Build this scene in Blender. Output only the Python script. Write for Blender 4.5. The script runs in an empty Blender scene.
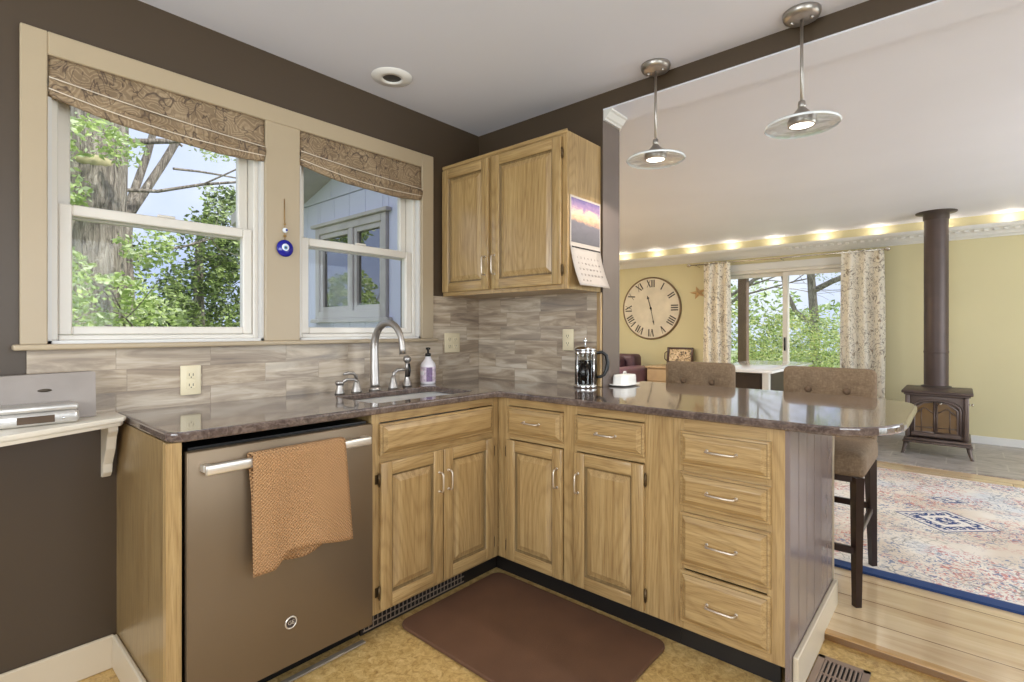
import bpy, bmesh, math, random
from mathutils import Matrix, Vector, noise as mnoise
PI = math.pi
S = bpy.context.scene
COL = S.collection

# ---------------------------------------------------------------- camera
cd = bpy.data.cameras.new('camera'); cam = bpy.data.objects.new('camera', cd); COL.objects.link(cam)
cd.sensor_width = 36; cd.lens = 514/1024*36; cd.shift_y = -11/1024; cd.clip_start = .05; cd.clip_end = 300
cam.location = (2.306, -2.314, 1.213); cam.rotation_euler = (PI/2, 0, math.radians(41.2))
S.camera = cam
# ---------------------------------------------------------------- world
W = bpy.data.worlds.new('sky'); S.world = W; W.use_nodes = True
wn = W.node_tree; wn.nodes.clear()
wo = wn.nodes.new('ShaderNodeOutputWorld'); wb = wn.nodes.new('ShaderNodeBackground')
tc = wn.nodes.new('ShaderNodeTexCoord'); nz = wn.nodes.new('ShaderNodeTexNoise')
nz.inputs['Scale'].default_value = 3; nz.inputs['Detail'].default_value = 6
rp = wn.nodes.new('ShaderNodeValToRGB')
rp.color_ramp.elements[0].position = .38; rp.color_ramp.elements[0].color = (.47, .56, .82, 1)
rp.color_ramp.elements[1].position = .62; rp.color_ramp.elements[1].color = (.76, .80, .90, 1)
wn.links.new(tc.outputs['Generated'], nz.inputs['Vector']); wn.links.new(nz.outputs['Fac'], rp.inputs['Fac'])
wn.links.new(rp.outputs['Color'], wb.inputs['Color']); wb.inputs['Strength'].default_value = 1.0
wn.links.new(wb.outputs[0], wo.inputs[0])
# ---------------------------------------------------------------- lights
def light(kind, name, loc, energy, color=(1, 1, 1), rot=(0, 0, 0), size=None, size_y=None, angle=None, spread=None):
    l = bpy.data.lights.new(name, kind); l.energy = energy; l.color = color
    if kind == 'AREA':
        l.shape = 'RECTANGLE' if size_y else 'DISK'; l.size = size
        if size_y: l.size_y = size_y
        if spread: l.spread = spread
    elif kind == 'SUN': l.angle = angle
    elif size is not None: l.shadow_soft_size = size
    o = bpy.data.objects.new(name, l); COL.objects.link(o); o.location = loc; o.rotation_euler = rot
    return o
light('SUN', 'sun', (0, 0, 20), 4.0, (1, .96, .88), rot=(math.radians(-12), math.radians(38), 0), angle=.08)
# fill lamps added in assumed windows behind and beside the camera
light('AREA', 'daylight_rear', (1.75, -4.02, 1.5), 60, (.88, .95, 1), rot=(PI/2, 0, 0), size=2.3, size_y=1.3)
light('AREA', 'daylight_right', (3.84, -1.9, 1.45), 34, (.88, .95, 1), rot=(PI/2, 0, PI/2), size=1.7, size_y=1.3)
light('AREA', 'daylight_living', (5.16, 2.4, 1.3), 80, (.84, .93, 1), rot=(PI/2, 0, PI/2), size=3.0, size_y=1.9)
S.view_settings.view_transform = 'Standard'; S.view_settings.look = 'None'
S.view_settings.gamma = 1; S.view_settings.use_curve_mapping = False; S.view_settings.exposure = 0.47

# ================================================================ node helpers
def srgb(r, g, b):
    f = lambda c: (c/255/12.92) if c/255 <= .04045 else ((c/255+.055)/1.055)**2.4
    return (f(r), f(g), f(b), 1)
class NT:
    def __init__(s, name):
        s.m = bpy.data.materials.new(name); s.m.use_nodes = True; s.t = s.m.node_tree; s.t.nodes.clear()
        s.out = s.t.nodes.new('ShaderNodeOutputMaterial'); s.p = s.t.nodes.new('ShaderNodeBsdfPrincipled')
        s.t.links.new(s.p.outputs[0], s.out.inputs[0]); s._oc = None
    def n(s, k, **kw):
        x = s.t.nodes.new('ShaderNode'+k)
        for a, b in kw.items(): setattr(x, a, b)
        return x
    def put(s, sock, v):
        if isinstance(v, bpy.types.NodeSocket): s.t.links.new(v, sock)
        elif v is not None:
            if hasattr(sock.default_value, '__len__') and not hasattr(v, '__len__'): v = (v,)*len(sock.default_value)
            if hasattr(v, '__len__') and hasattr(sock.default_value, '__len__'):
                k = len(sock.default_value); v = tuple(v)[:k] + (1,)*(k-len(v))
            sock.default_value = v
    def oc(s):
        if not s._oc: s._oc = s.n('TexCoord').outputs['Object']
        return s._oc
    def math(s, op, a, b=None, c=None, clamp=False):
        x = s.n('Math', operation=op, use_clamp=clamp); s.put(x.inputs[0], a)
        if b is not None: s.put(x.inputs[1], b)
        if c is not None: s.put(x.inputs[2], c)
        return x.outputs[0]
    def vmath(s, op, a, b=None):
        x = s.n('VectorMath', operation=op); s.put(x.inputs[0], a)
        if b is not None: s.put(x.inputs[1], b)
        return x.outputs[0]
    def scale(s, v, sc): return s.vmath('MULTIPLY', v, sc)
    def sep(s, v):
        x = s.n('SeparateXYZ'); s.put(x.inputs[0], v); return x.outputs
    def comb(s, a, b, c):
        x = s.n('CombineXYZ'); s.put(x.inputs[0], a); s.put(x.inputs[1], b); s.put(x.inputs[2], c); return x.outputs[0]
    def noise(s, vec, sc, detail=3, rough=.5, dist=0, col=False):
        x = s.n('TexNoise'); s.put(x.inputs['Vector'], vec); x.inputs['Scale'].default_value = sc
        x.inputs['Detail'].default_value = detail; x.inputs['Roughness'].default_value = rough; x.inputs['Distortion'].default_value = dist
        return x.outputs['Color' if col else 'Fac']
    def voro(s, vec, sc, feature='F1', out='Distance', rnd=1):
        x = s.n('TexVoronoi', feature=feature); s.put(x.inputs['Vector'], vec); x.inputs['Scale'].default_value = sc
        x.inputs['Randomness'].default_value = rnd
        return x.outputs[out]
    def ramp(s, fac, stops, interp='LINEAR'):
        x = s.n('ValToRGB'); r = x.color_ramp; r.interpolation = interp; s.put(x.inputs[0], fac)
        while len(r.elements) < len(stops): r.elements.new(.5)
        for e, (p, c) in zip(r.elements, stops):
            e.position = p; e.color = tuple(c)[:3]+(1,) if hasattr(c, '__len__') else (c, c, c, 1)
        return x.outputs[0]
    def mix(s, f, a, b, blend='MIX'):
        x = s.n('Mix', data_type='RGBA', blend_type=blend); s.put(x.inputs[0], f); s.put(x.inputs[6], a); s.put(x.inputs[7], b)
        return x.outputs[2]
    def bump(s, h, strength=.3, dist=.01):
        x = s.n('Bump'); x.inputs['Strength'].default_value = strength; x.inputs['Distance'].default_value = dist
        s.put(x.inputs['Height'], h); s.put(s.p.inputs['Normal'], x.outputs[0])
    def fin(s, color=None, rough=None, metal=None, **kw):
        s.put(s.p.inputs['Base Color'], color); s.put(s.p.inputs['Roughness'], rough); s.put(s.p.inputs['Metallic'], metal)
        for k, v in kw.items(): s.put(s.p.inputs[k.replace('_', ' ')], v)
        return s.m
M = {}
def plain(name, rgb, rough=.5, metal=0, var=.06, vs=8, bump=0, bs=200, **kw):
    N = NT(name); c = srgb(*rgb)
    f = N.noise(N.oc(), vs, 3)
    dk = tuple(x*(1-var*1.5) for x in c[:3])+(1,); lt = tuple(min(1, x*(1+var*1.5)) for x in c[:3])+(1,)
    col = N.ramp(f, [(.3, dk), (.7, lt)])
    if bump: N.bump(N.noise(N.oc(), bs, 2), bump, .002)
    M[name] = N.fin(col, rough, metal, **kw); return M[name]
def oak(name, axis, tone=1.0):
    N = NT(name)
    info = N.n('ObjectInfo').outputs['Random']
    v = N.vmath('ADD', N.oc(), N.comb(N.math('MULTIPLY', info, 7.3), N.math('MULTIPLY', info, 3.1), N.math('MULTIPLY', info, 5.7)))
    st = [1, 1, 1]; st['xyz'.index(axis)] = .13
    a = N.noise(N.scale(v, st), 4.2, 1, .4, .15)
    ring = N.math('SINE', N.math('MULTIPLY', a, 210))
    ring = N.math('POWER', N.math('MULTIPLY_ADD', ring, .5, .5), 3)
    st2 = [1, 1, 1]; st2['xyz'.index(axis)] = .03
    pores = N.noise(N.scale(v, st2), 300, 3, .6)
    streak = N.noise(N.scale(v, st2), 55, 3, .6)
    base = N.ramp(streak, [(.25, srgb(154*tone, 124*tone, 80*tone)), (.5, srgb(178*tone, 147*tone, 98*tone)), (.8, srgb(192*tone, 163*tone, 114*tone))])
    c = N.mix(N.math('MULTIPLY', N.math('MULTIPLY', ring, N.ramp(pores, [(.3, 1), (.7, .4)])), .38), base, srgb(122*tone, 88*tone, 50*tone))
    c = N.mix(N.math('MULTIPLY', N.ramp(pores, [(.36, 1), (.5, 0)]), .4), c, srgb(118*tone, 86*tone, 50*tone))
    N.bump(pores, .08, .002)
    M[name] = N.fin(c, N.math('MULTIPLY_ADD', streak, .15, .26), 0, Coat_Weight=.3, Coat_Roughness=.22)
for ax in 'xyz': oak('oak_'+ax, ax)
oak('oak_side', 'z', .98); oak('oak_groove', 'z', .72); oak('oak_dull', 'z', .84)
def wallpaint(name, rgb, rough=.55):
    N = NT(name); n = N.noise(N.oc(), 1.3, 3); c = srgb(*rgb)
    N.bump(N.noise(N.oc(), 180, 3), .06, .002)
    M[name] = N.fin(N.mix(n, tuple(x*.94 for x in c[:3])+(1,), tuple(min(1, x*1.06) for x in c[:3])+(1,)), rough)
wallpaint('paint_brown', (71, 57, 42), .42)
wallpaint('paint_yellow', (204, 193, 152))
wallpaint('paint_ceiling', (220, 220, 230), .7)
wallpaint('paint_white', (236, 234, 228))
wallpaint('trim_cream', (176, 158, 131), .4)
wallpaint('trim_white', (216, 213, 208), .35)
wallpaint('base_cream', (212, 196, 170), .4)
wallpaint('vinyl_white', (220, 213, 202), .3)
wallpaint('siding', (216, 216, 236), .6)
# tile backsplash
def tile(name, ax):
    N = NT(name); o = N.sep(N.oc()); u = o[ax]; z = o[2]
    br = N.n('TexBrick'); br.offset = .37; br.offset_frequency = 2; br.squash = .8; br.squash_frequency = 3
    N.put(br.inputs['Vector'], N.comb(u, z, 0))
    for k, val in (('Color1', (0, 0, 0, 1)), ('Color2', (1, 1, 1, 1)), ('Mortar', (.5, .5, .5, 1)), ('Scale', 1), ('Mortar Size', .0012), ('Mortar Smooth', .1), ('Bias', 0), ('Brick Width', .31), ('Row Height', .0823)):
        br.inputs[k].default_value = val
    rnd = N.math('MULTIPLY', N.sep(br.outputs['Color'])[0], 1)
    sc = (.55, .55, 4.4)
    off = N.comb(N.math('MULTIPLY', rnd, 31), N.math('MULTIPLY', rnd, 17), N.math('MULTIPLY', rnd, 11))
    v = N.vmath('ADD', N.scale(N.oc(), sc), off)
    n1 = N.noise(v, 5.2, 5, .62, .7); n2 = N.noise(v, 1.8, 3, .55, .8)
    c = N.ramp(n1, [(.30, srgb(92, 76, 64)), (.43, srgb(146, 128, 108)), (.53, srgb(190, 172, 148)), (.66, srgb(222, 210, 190))])
    c = N.mix(N.math('MULTIPLY', N.ramp(n2, [(.55, 0), (.75, 1)]), .5), c, srgb(124, 106, 92))
    c = N.mix(.38, c, N.ramp(rnd, [(0, srgb(150, 132, 116)), (.3, srgb(188, 168, 142)), (.6, srgb(166, 152, 138)), (1, srgb(204, 190, 170))]))
    c = N.mix(N.math('MULTIPLY', br.outputs['Fac'], .4), c, srgb(120, 104, 88))
    N.bump(N.math('SUBTRACT', 1, br.outputs['Fac']), .4, .002)
    M[name] = N.fin(c, N.math('MULTIPLY_ADD', n1, .3, .22))
tile('tile_x', 0); tile('tile_y', 1)
# countertop
N = NT('countertop'); n1 = N.noise(N.oc(), 9, 6, .65, 1.2); n2 = N.noise(N.oc(), 90, 3, .7); n3 = N.noise(N.oc(), 3.5, 4, .6, 2)
c = N.ramp(n1, [(.3, srgb(62, 50, 46)), (.5, srgb(88, 73, 66)), (.7, srgb(114, 98, 88))])
c = N.mix(N.math('MULTIPLY', N.ramp(n2, [(.45, 0), (.7, 1)]), .3), c, srgb(156, 140, 130))
c = N.mix(N.math('MULTIPLY', N.ramp(n3, [(.48, 0), (.5, 1), (.52, 0)]), .3), c, srgb(150, 132, 120))
N.fin(c, N.math('MULTIPLY_ADD', n2, .08, .07), 0, Coat_Weight=.6, Coat_Roughness=.04); M['countertop'] = N.m
# cork floor
N = NT('cork'); n1 = N.noise(N.oc(), 38, 6, .75, .8); n2 = N.voro(N.oc(), 75); n3 = N.noise(N.oc(), 5, 3)
c = N.ramp(n1, [(.33, srgb(140, 102, 52)), (.47, srgb(190, 154, 92)), (.6, srgb(214, 182, 122)), (.75, srgb(232, 206, 152))])
c = N.mix(N.math('MULTIPLY', N.ramp(n2, [(.12, 1), (.3, 0)]), .3), c, srgb(142, 104, 56))
c = N.mix(N.math('MULTIPLY', n3, .3), c, srgb(200, 168, 108))
M['cork'] = N.fin(c, .3, 0, Coat_Weight=.2, Coat_Roughness=.25)
# pine planks along x
def planks(name, ax, base, dark, lw=.14, ln=2.6, rough=.16):
    N = NT(name); o = N.sep(N.oc()); br = N.n('TexBrick'); br.offset = .43
    N.put(br.inputs['Vector'], N.comb(o[ax], o[1-ax], 0))
    for k, val in (('Color1', (0, 0, 0, 1)), ('Color2', (1, 1, 1, 1)), ('Mortar', (.5, .5, .5, 1)), ('Scale', 1), ('Mortar Size', .0032), ('Mortar Smooth', .3), ('Bias', 0), ('Brick Width', ln), ('Row Height', lw)):
        br.inputs[k].default_value = val
    rnd = N.sep(br.outputs['Color'])[0]
    st = [1, 1, 1]; st[ax] = .1
    v = N.vmath('ADD', N.scale(N.oc(), st), N.comb(N.math('MULTIPLY', rnd, 19), N.math('MULTIPLY', rnd, 7), 0))
    g = N.noise(v, 9, 6, .62, .9); kn = N.voro(N.scale(N.oc(), (1, 2, 1) if ax == 0 else (2, 1, 1)), 2.3)
    c = N.ramp(g, [(.3, srgb(*dark)), (.55, srgb(*base)), (.75, srgb(min(255, base[0]*1.06), min(255, base[1]*1.08), min(255, base[2]*1.12)))])
    c = N.mix(N.math('MULTIPLY_ADD', rnd, .35, 0), c, srgb(*dark))
    c = N.mix(N.math('MULTIPLY', N.ramp(kn, [(.03, 1), (.09, 0)]), .6), c, srgb(120, 72, 36))
    c = N.mix(N.math('MULTIPLY', br.outputs['Fac'], .85), c, srgb(104, 70, 38))
    N.bump(N.math('SUBTRACT', 1, br.outputs['Fac']), .3, .003)
    M[name] = N.fin(c, rough, 0, Coat_Weight=.4, Coat_Roughness=.1)
planks('pine_floor', 0, (216, 190, 152), (190, 158, 118), lw=.2)
planks('nosing', 0, (206, 168, 114), (178, 136, 86), lw=.5, ln=9)
# slate hearth
N = NT('slate'); o = N.sep(N.oc()); br = N.n('TexBrick')
N.put(br.inputs['Vector'], N.comb(o[0], o[1], 0))
for k, val in (('Color1', (0, 0, 0, 1)), ('Color2', (1, 1, 1, 1)), ('Mortar', (.5, .5, .5, 1)), ('Scale', 1), ('Mortar Size', .006), ('Brick Width', .4), ('Row Height', .3), ('Bias', 0)):
    br.inputs[k].default_value = val
n1 = N.noise(N.vmath('ADD', N.scale(N.oc(), (1, 2.2, 1)), N.comb(N.math('MULTIPLY', N.sep(br.outputs['Color'])[0], 9), 0, 0)), 4, 6, .65, 1.5)
c = N.ramp(n1, [(.3, srgb(112, 104, 104)), (.45, srgb(156, 148, 142)), (.6, srgb(178, 170, 166)), (.75, srgb(176, 156, 132))])
c = N.mix(N.math('MULTIPLY', br.outputs['Fac'], .6), c, srgb(190, 184, 174))
M['slate'] = N.fin(c, .35)
# rug
N = NT('rug'); o = N.sep(N.oc())
nw = N.noise(N.oc(), 7, 3, .5)
def diamond(cx, cy, hx, hy):
    return N.math('ADD', N.math('DIVIDE', N.math('ABSOLUTE', N.math('SUBTRACT', o[0], cx)), hx), N.math('DIVIDE', N.math('ABSOLUTE', N.math('SUBTRACT', o[1], cy)), hy))
base = N.ramp(N.noise(N.oc(), 2.2, 3), [(.35, srgb(214, 200, 184)), (.55, srgb(230, 222, 212)), (.7, srgb(214, 214, 216))])
fl = N.noise(N.oc(), 17, 3, .6, 3)
big = N.noise(N.oc(), 2.6, 2, .5, .6)
redm = N.math('MULTIPLY', N.ramp(fl, [(.53, 0), (.58, 1)]), N.ramp(big, [(.44, 0), (.54, 1)]))
c = N.mix(N.math('MULTIPLY', redm, .75), base, srgb(190, 96, 90))
flb = N.noise(N.vmath('ADD', N.oc(), (5, 3, 0)), 19, 3, .6, 3); bigb = N.noise(N.vmath('ADD', N.oc(), (9, 4, 0)), 3.1, 2)
blm = N.math('MULTIPLY', N.ramp(flb, [(.54, 0), (.59, 1)]), N.ramp(bigb, [(.41, 0), (.52, 1)]))
c = N.mix(N.math('MULTIPLY', blm, .8), c, srgb(88, 112, 150))
sm = N.ramp(N.voro(N.oc(), 17, 'DISTANCE_TO_EDGE'), [(.02, 1), (.05, 0)])
c = N.mix(N.math('MULTIPLY', N.math('MULTIPLY', sm, N.ramp(nw, [(.45, 0), (.6, 1)])), .6), c, srgb(120, 118, 110))
lw_ = N.ramp(N.math('PINGPONG', N.math('MULTIPLY_ADD', o[1], 2.6, N.math('MULTIPLY', nw, .35)), 1), [(.0, 1), (.09, 1), (.13, 0)])
c = N.mix(N.math('MULTIPLY', N.math('MULTIPLY', lw_, N.ramp(fl, [(.47, 0), (.55, 1)])), .3), c, srgb(186, 104, 98))
frag = N.ramp(N.noise(N.oc(), 44, 2, .5), [(.44, 0), (.48, 1)])
for (cx, cy, hx, hy) in ((2.23, 1.81, .25, .24), (2.22, 2.315, .12, .085), (1.52, 1.5, .16, .14), (3.2, 1.5, .2, .18)):
    d = diamond(cx, cy, hx, hy)
    ins = N.ramp(d, [(.98, 1), (1.0, 0)])
    c = N.mix(ins, c, srgb(226, 220, 214))
    ring = N.ramp(d, [(.0, 0), (.1, 1), (.3, 1), (.36, 0), (.5, 0), (.55, 1), (.8, 1), (.84, .2), (.93, .2), (.95, 1), (1.0, 1), (1.01, 0)])
    c = N.mix(N.math('MULTIPLY', ring, N.math('MAXIMUM', frag, N.ramp(d, [(.93, 0), (.95, 1)]))), c, srgb(46, 66, 118))
bd = N.math('MINIMUM', N.math('SUBTRACT', o[1], .685), 9)
c = N.mix(N.ramp(bd, [(.07, 1), (.076, 0)]), c, srgb(40, 66, 116))
N.bump(N.noise(N.oc(), 300, 2), .4, .003)
M['rug'] = N.fin(c, .9)
plain('rug_edge', (40, 62, 110), .9, bump=.4)
# fabrics
def paisley():
    N = NT('paisley'); v = N.vmath('ADD', N.oc(), N.scale(N.noise(N.oc(), 7, 2, .5, 0, True), (.16, .16, .16)))
    v = N.scale(v, (1, 1, 1.5))
    d = N.voro(v, 9); r = N.math('SINE', N.math('MULTIPLY', d, 50))
    c = N.ramp(N.noise(N.oc(), 9, 3), [(.35, srgb(132, 110, 84)), (.65, srgb(158, 136, 108))])
    c = N.mix(N.math('MULTIPLY', N.ramp(r, [(.3, 0), (.9, 1)]), .3), c, srgb(184, 162, 132))
    c = N.mix(N.math('MULTIPLY', N.ramp(r, [(.0, 1), (.16, 0)]), .25), c, srgb(96, 76, 58))
    n2 = N.noise(N.oc(), 6.5, 2, .45, 2.2)
    c = N.mix(N.ramp(n2, [(.480, 0), (.495, .85), (.505, .85), (.52, 0)]), c, srgb(78, 62, 52))
    n3 = N.noise(N.vmath('ADD', N.oc(), (3, 7, 1)), 12, 2, .45, 3)
    c = N.mix(N.ramp(n3, [(.488, 0), (.5, .6), (.512, 0)]), c, srgb(86, 68, 56))
    N.bump(N.noise(N.oc(), 400, 2), .2, .001); M['paisley'] = N.fin(c, .8)
paisley()
N = NT('curtain'); v = N.vmath('ADD', N.oc(), N.scale(N.noise(N.oc(), 6, 2, .5, 0, True), (.25, .25, .25)))
d = N.voro(v, 8); e = N.noise(v, 10, 2, .5, 1.6)
c = N.mix(N.ramp(e, [(.475, 0), (.49, .85), (.515, .85), (.53, 0)]), srgb(236, 228, 212), srgb(140, 126, 112))
c = N.mix(N.ramp(d, [(.1, .8), (.16, 0)]), c, srgb(140, 124, 100))
M['curtain'] = N.fin(c, .85, 0)
N = NT('towel'); o = N.sep(N.oc())
wa = N.math('MULTIPLY', N.math('SINE', N.math('MULTIPLY', o[1], 560)), N.math('SINE', N.math('MULTIPLY', o[2], 560)))
c = N.mix(N.math('MULTIPLY_ADD', wa, .35, .4), srgb(198, 154, 108), srgb(160, 114, 72))
N.bump(wa, .8, .004); M['towel'] = N.fin(c, .95)
N = NT('tweed'); n = N.noise(N.scale(N.oc(), (1, 1, .4)), 140, 3, .7); n2 = N.noise(N.scale(N.oc(), (.3, 1, 1)), 160, 3, .7)
c = N.ramp(N.math('MULTIPLY_ADD', n2, .5, N.math('MULTIPLY', n, .5)), [(.34, srgb(104, 84, 64)), (.5, srgb(124, 103, 80)), (.66, srgb(144, 123, 98))])
N.bump(n, .4, .002); M['tweed'] = N.fin(c, .85)
plain('button_tweed', (112, 90, 70), .85)
# metals and misc
plain('slate_steel', (122, 104, 82), .4, .5, var=.02, vs=3)
N = NT('brushed'); n = N.noise(N.scale(N.oc(), (60, 60, 2)), 6, 2)
M['brushed'] = N.fin(srgb(176, 170, 164), N.math('MULTIPLY_ADD', n, .15, .3), .95)
plain('handle_steel', (232, 226, 216), .3, .8, var=.03)
plain('nickel', (206, 198, 186), .24, 1, var=.03)
plain('pull_nickel', (224, 212, 196), .36, .85, var=.03)
plain('paint_taupe', (112, 100, 94), .25, var=.02)
plain('bracket_metal', (150, 138, 122), .5, .3, var=.2)
plain('amber_glass', (112, 88, 58), .08)  # gold reflection on the stove glass, put into its colour
plain('chrome', (225, 225, 225), .07, 1, var=.01)
plain('sink_steel', (214, 212, 208), .38, .35, var=.04)
plain('black_plastic', (22, 21, 20), .3)
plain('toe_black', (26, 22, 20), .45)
plain('hinge', (96, 78, 54), .4, .7)
plain('dark_wood', (44, 28, 24), .28)
plain('mat_brown', (100, 70, 52), .5, bump=.5, bs=320)
plain('espresso', (58, 46, 40), .4)
plain('iron', (74, 64, 60), .42, .3, bump=.2, bs=90)
plain('pipe', (82, 68, 64), .45, .3)
plain('stove_brown', (98, 84, 78), .35, .3, bump=.15, bs=90)
plain('bead', (130, 115, 109), .22, var=.03)
plain('vent_brown', (150, 128, 112), .4, .2)
plain('ivory', (226, 212, 178), .35, var=.02)
plain('slot', (70, 58, 44), .5)
plain('white_gloss', (240, 237, 230), .15, var=.01)
plain('shelf_white', (236, 228, 212), .35, var=.02)
plain('dock_grey', (150, 140, 132), .5, .1, bump=.3, bs=500)
plain('dock_silver', (206, 202, 196), .3, .6)
plain('display', (92, 76, 62), .15)
plain('sofa', (128, 92, 106), .35)
plain('sofa_dark', (84, 56, 62), .5)
plain('chest', (186, 158, 122), .5)
plain('clock_face', (208, 196, 174), .55, var=.07, vs=6)
plain('clock_rim', (118, 94, 66), .45)
plain('clock_ink', (66, 58, 52), .5)
plain('star_wood', (190, 156, 112), .5)
plain('porch', (112, 90, 76), .7)
plain('porch_beam', (214, 208, 206), .6)
plain('pad_white', (240, 238, 236), .08, var=.01)
plain('eye_blue', (28, 30, 140), .08)
plain('eye_white', (232, 236, 240), .15)
plain('eye_pale', (120, 180, 220), .15)
plain('gold', (176, 140, 84), .35, .9)
plain('paper', (184, 172, 162), .6, var=.01)
plain('ink', (96, 84, 84), .6)
plain('ink_dark', (60, 52, 52), .6)
plain('soap_body', (236, 230, 232), .2, var=.02)
plain('soap_label', (214, 196, 206), .4, var=.2, vs=60)
plain('soap_purple', (122, 96, 130), .4, var=.2, vs=80)
plain('coffee', (20, 14, 12), .12)
plain('frame_wood', (74, 46, 34), .35)
plain('wing_trim', (196, 188, 184), .5)
plain('grille', (150, 134, 118), .45, .2)
plain('fabric_band', (226, 214, 196), .7)
plain('can_dark', (60, 58, 56), .4)
N = NT('art'); n = N.noise(N.oc(), 26, 4, .6, 1)
M['art'] = N.fin(N.ramp(n, [(.38, srgb(60, 48, 44)), (.46, srgb(190, 160, 120)), (.6, srgb(226, 204, 170))]), .5)
N = NT('sunset'); o = N.sep(N.oc()); n = N.noise(N.scale(N.oc(), (1, 1, 2.4)), 14, 5, .6, .6)
t = N.math('MULTIPLY_ADD', N.math('ADD', o[2], .012), 4.6, N.math('MULTIPLY_ADD', n, .5, -.25))
M['sunset'] = N.fin(N.ramp(t, [(.0, srgb(96, 92, 96)), (.42, srgb(118, 112, 118)), (.55, srgb(216, 164, 128)), (.68, srgb(226, 190, 160)), (.8, srgb(150, 120, 150)), (1, srgb(96, 84, 132))]), .4)
def glass(name, tint=(1, 1, 1, 1), refl=1.0, base=.0):
    N = NT(name); t = N.n('BsdfTransparent'); t.inputs[0].default_value = tint
    g = N.n('BsdfGlossy'); g.inputs['Roughness'].default_value = .02
    fr = N.n('Fresnel'); fr.inputs[0].default_value = 1.45
    ms = N.n('MixShader'); N.t.links.new(N.math('MULTIPLY_ADD', fr.outputs[0], refl, base, True), ms.inputs[0])
    N.t.links.new(t.outputs[0], ms.inputs[1]); N.t.links.new(g.outputs[0], ms.inputs[2]); N.t.links.new(ms.outputs[0], N.out.inputs[0])
    N.t.nodes.remove(N.p); M[name] = N.m
glass('glass', (.97, .98, .98, 1), .25)
glass('glass_dark', (.35, .38, .38, 1), 1, .25)
glass('glass_disc', (.97, .98, .975, 1), .4, .01)
glass('glass_press', (.9, .9, .88, 1), .6, .02)
def emit(name, rgb, st):
    N = NT(name); N.fin(srgb(*rgb), .4); N.p.inputs['Emission Color'].default_value = srgb(*rgb); N.p.inputs['Emission Strength'].default_value = st
    M[name] = N.m
emit('lamp_glow', (255, 246, 230), 3.2)
emit('puck_glow', (255, 232, 190), 2)
def leafmat(name, a, b, tr=.35):
    N = NT(name); n = N.noise(N.oc(), 3, 3); n2 = N.voro(N.oc(), 9, out='Color')
    c = N.mix(N.sep(n2)[0], srgb(*a), srgb(*b)); N.put(N.p.inputs['Base Color'], c); N.p.inputs['Roughness'].default_value = .55
    tl = N.n('BsdfTranslucent'); N.t.links.new(c, tl.inputs[0]); ms = N.n('MixShader'); ms.inputs[0].default_value = tr
    N.t.links.new(N.p.outputs[0], ms.inputs[1]); N.t.links.new(tl.outputs[0], ms.inputs[2]); N.t.links.new(ms.outputs[0], N.out.inputs[0]); M[name] = N.m
leafmat('leaf_maple', (160, 184, 106), (192, 210, 138))
leafmat('leaf_cedar', (104, 122, 78), (154, 170, 102), .2)
leafmat('leaf_dark', (80, 90, 72), (112, 122, 90), .2)
leafmat('leaf_pale', (190, 206, 160), (218, 226, 188))
leafmat('leaf_yellow', (190, 200, 120), (214, 214, 150))
N = NT('bark'); n = N.noise(N.scale(N.oc(), (9, 9, 1.4)), 2.4, 5, .7, 1.2)
N.bump(n, 1, .06); M['bark'] = N.fin(N.ramp(n, [(.33, srgb(92, 84, 76)), (.5, srgb(158, 148, 136)), (.68, srgb(196, 186, 174))]), .9)
plain('bark_cut', (176, 168, 130), .95, var=.12, vs=14)
N = NT('lawn'); n = N.noise(N.oc(), 1.2, 5, .6)
M['lawn'] = N.fin(N.ramp(n, [(.35, srgb(120, 136, 92)), (.6, srgb(156, 166, 116)), (.75, srgb(178, 180, 136))]), .9)

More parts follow.
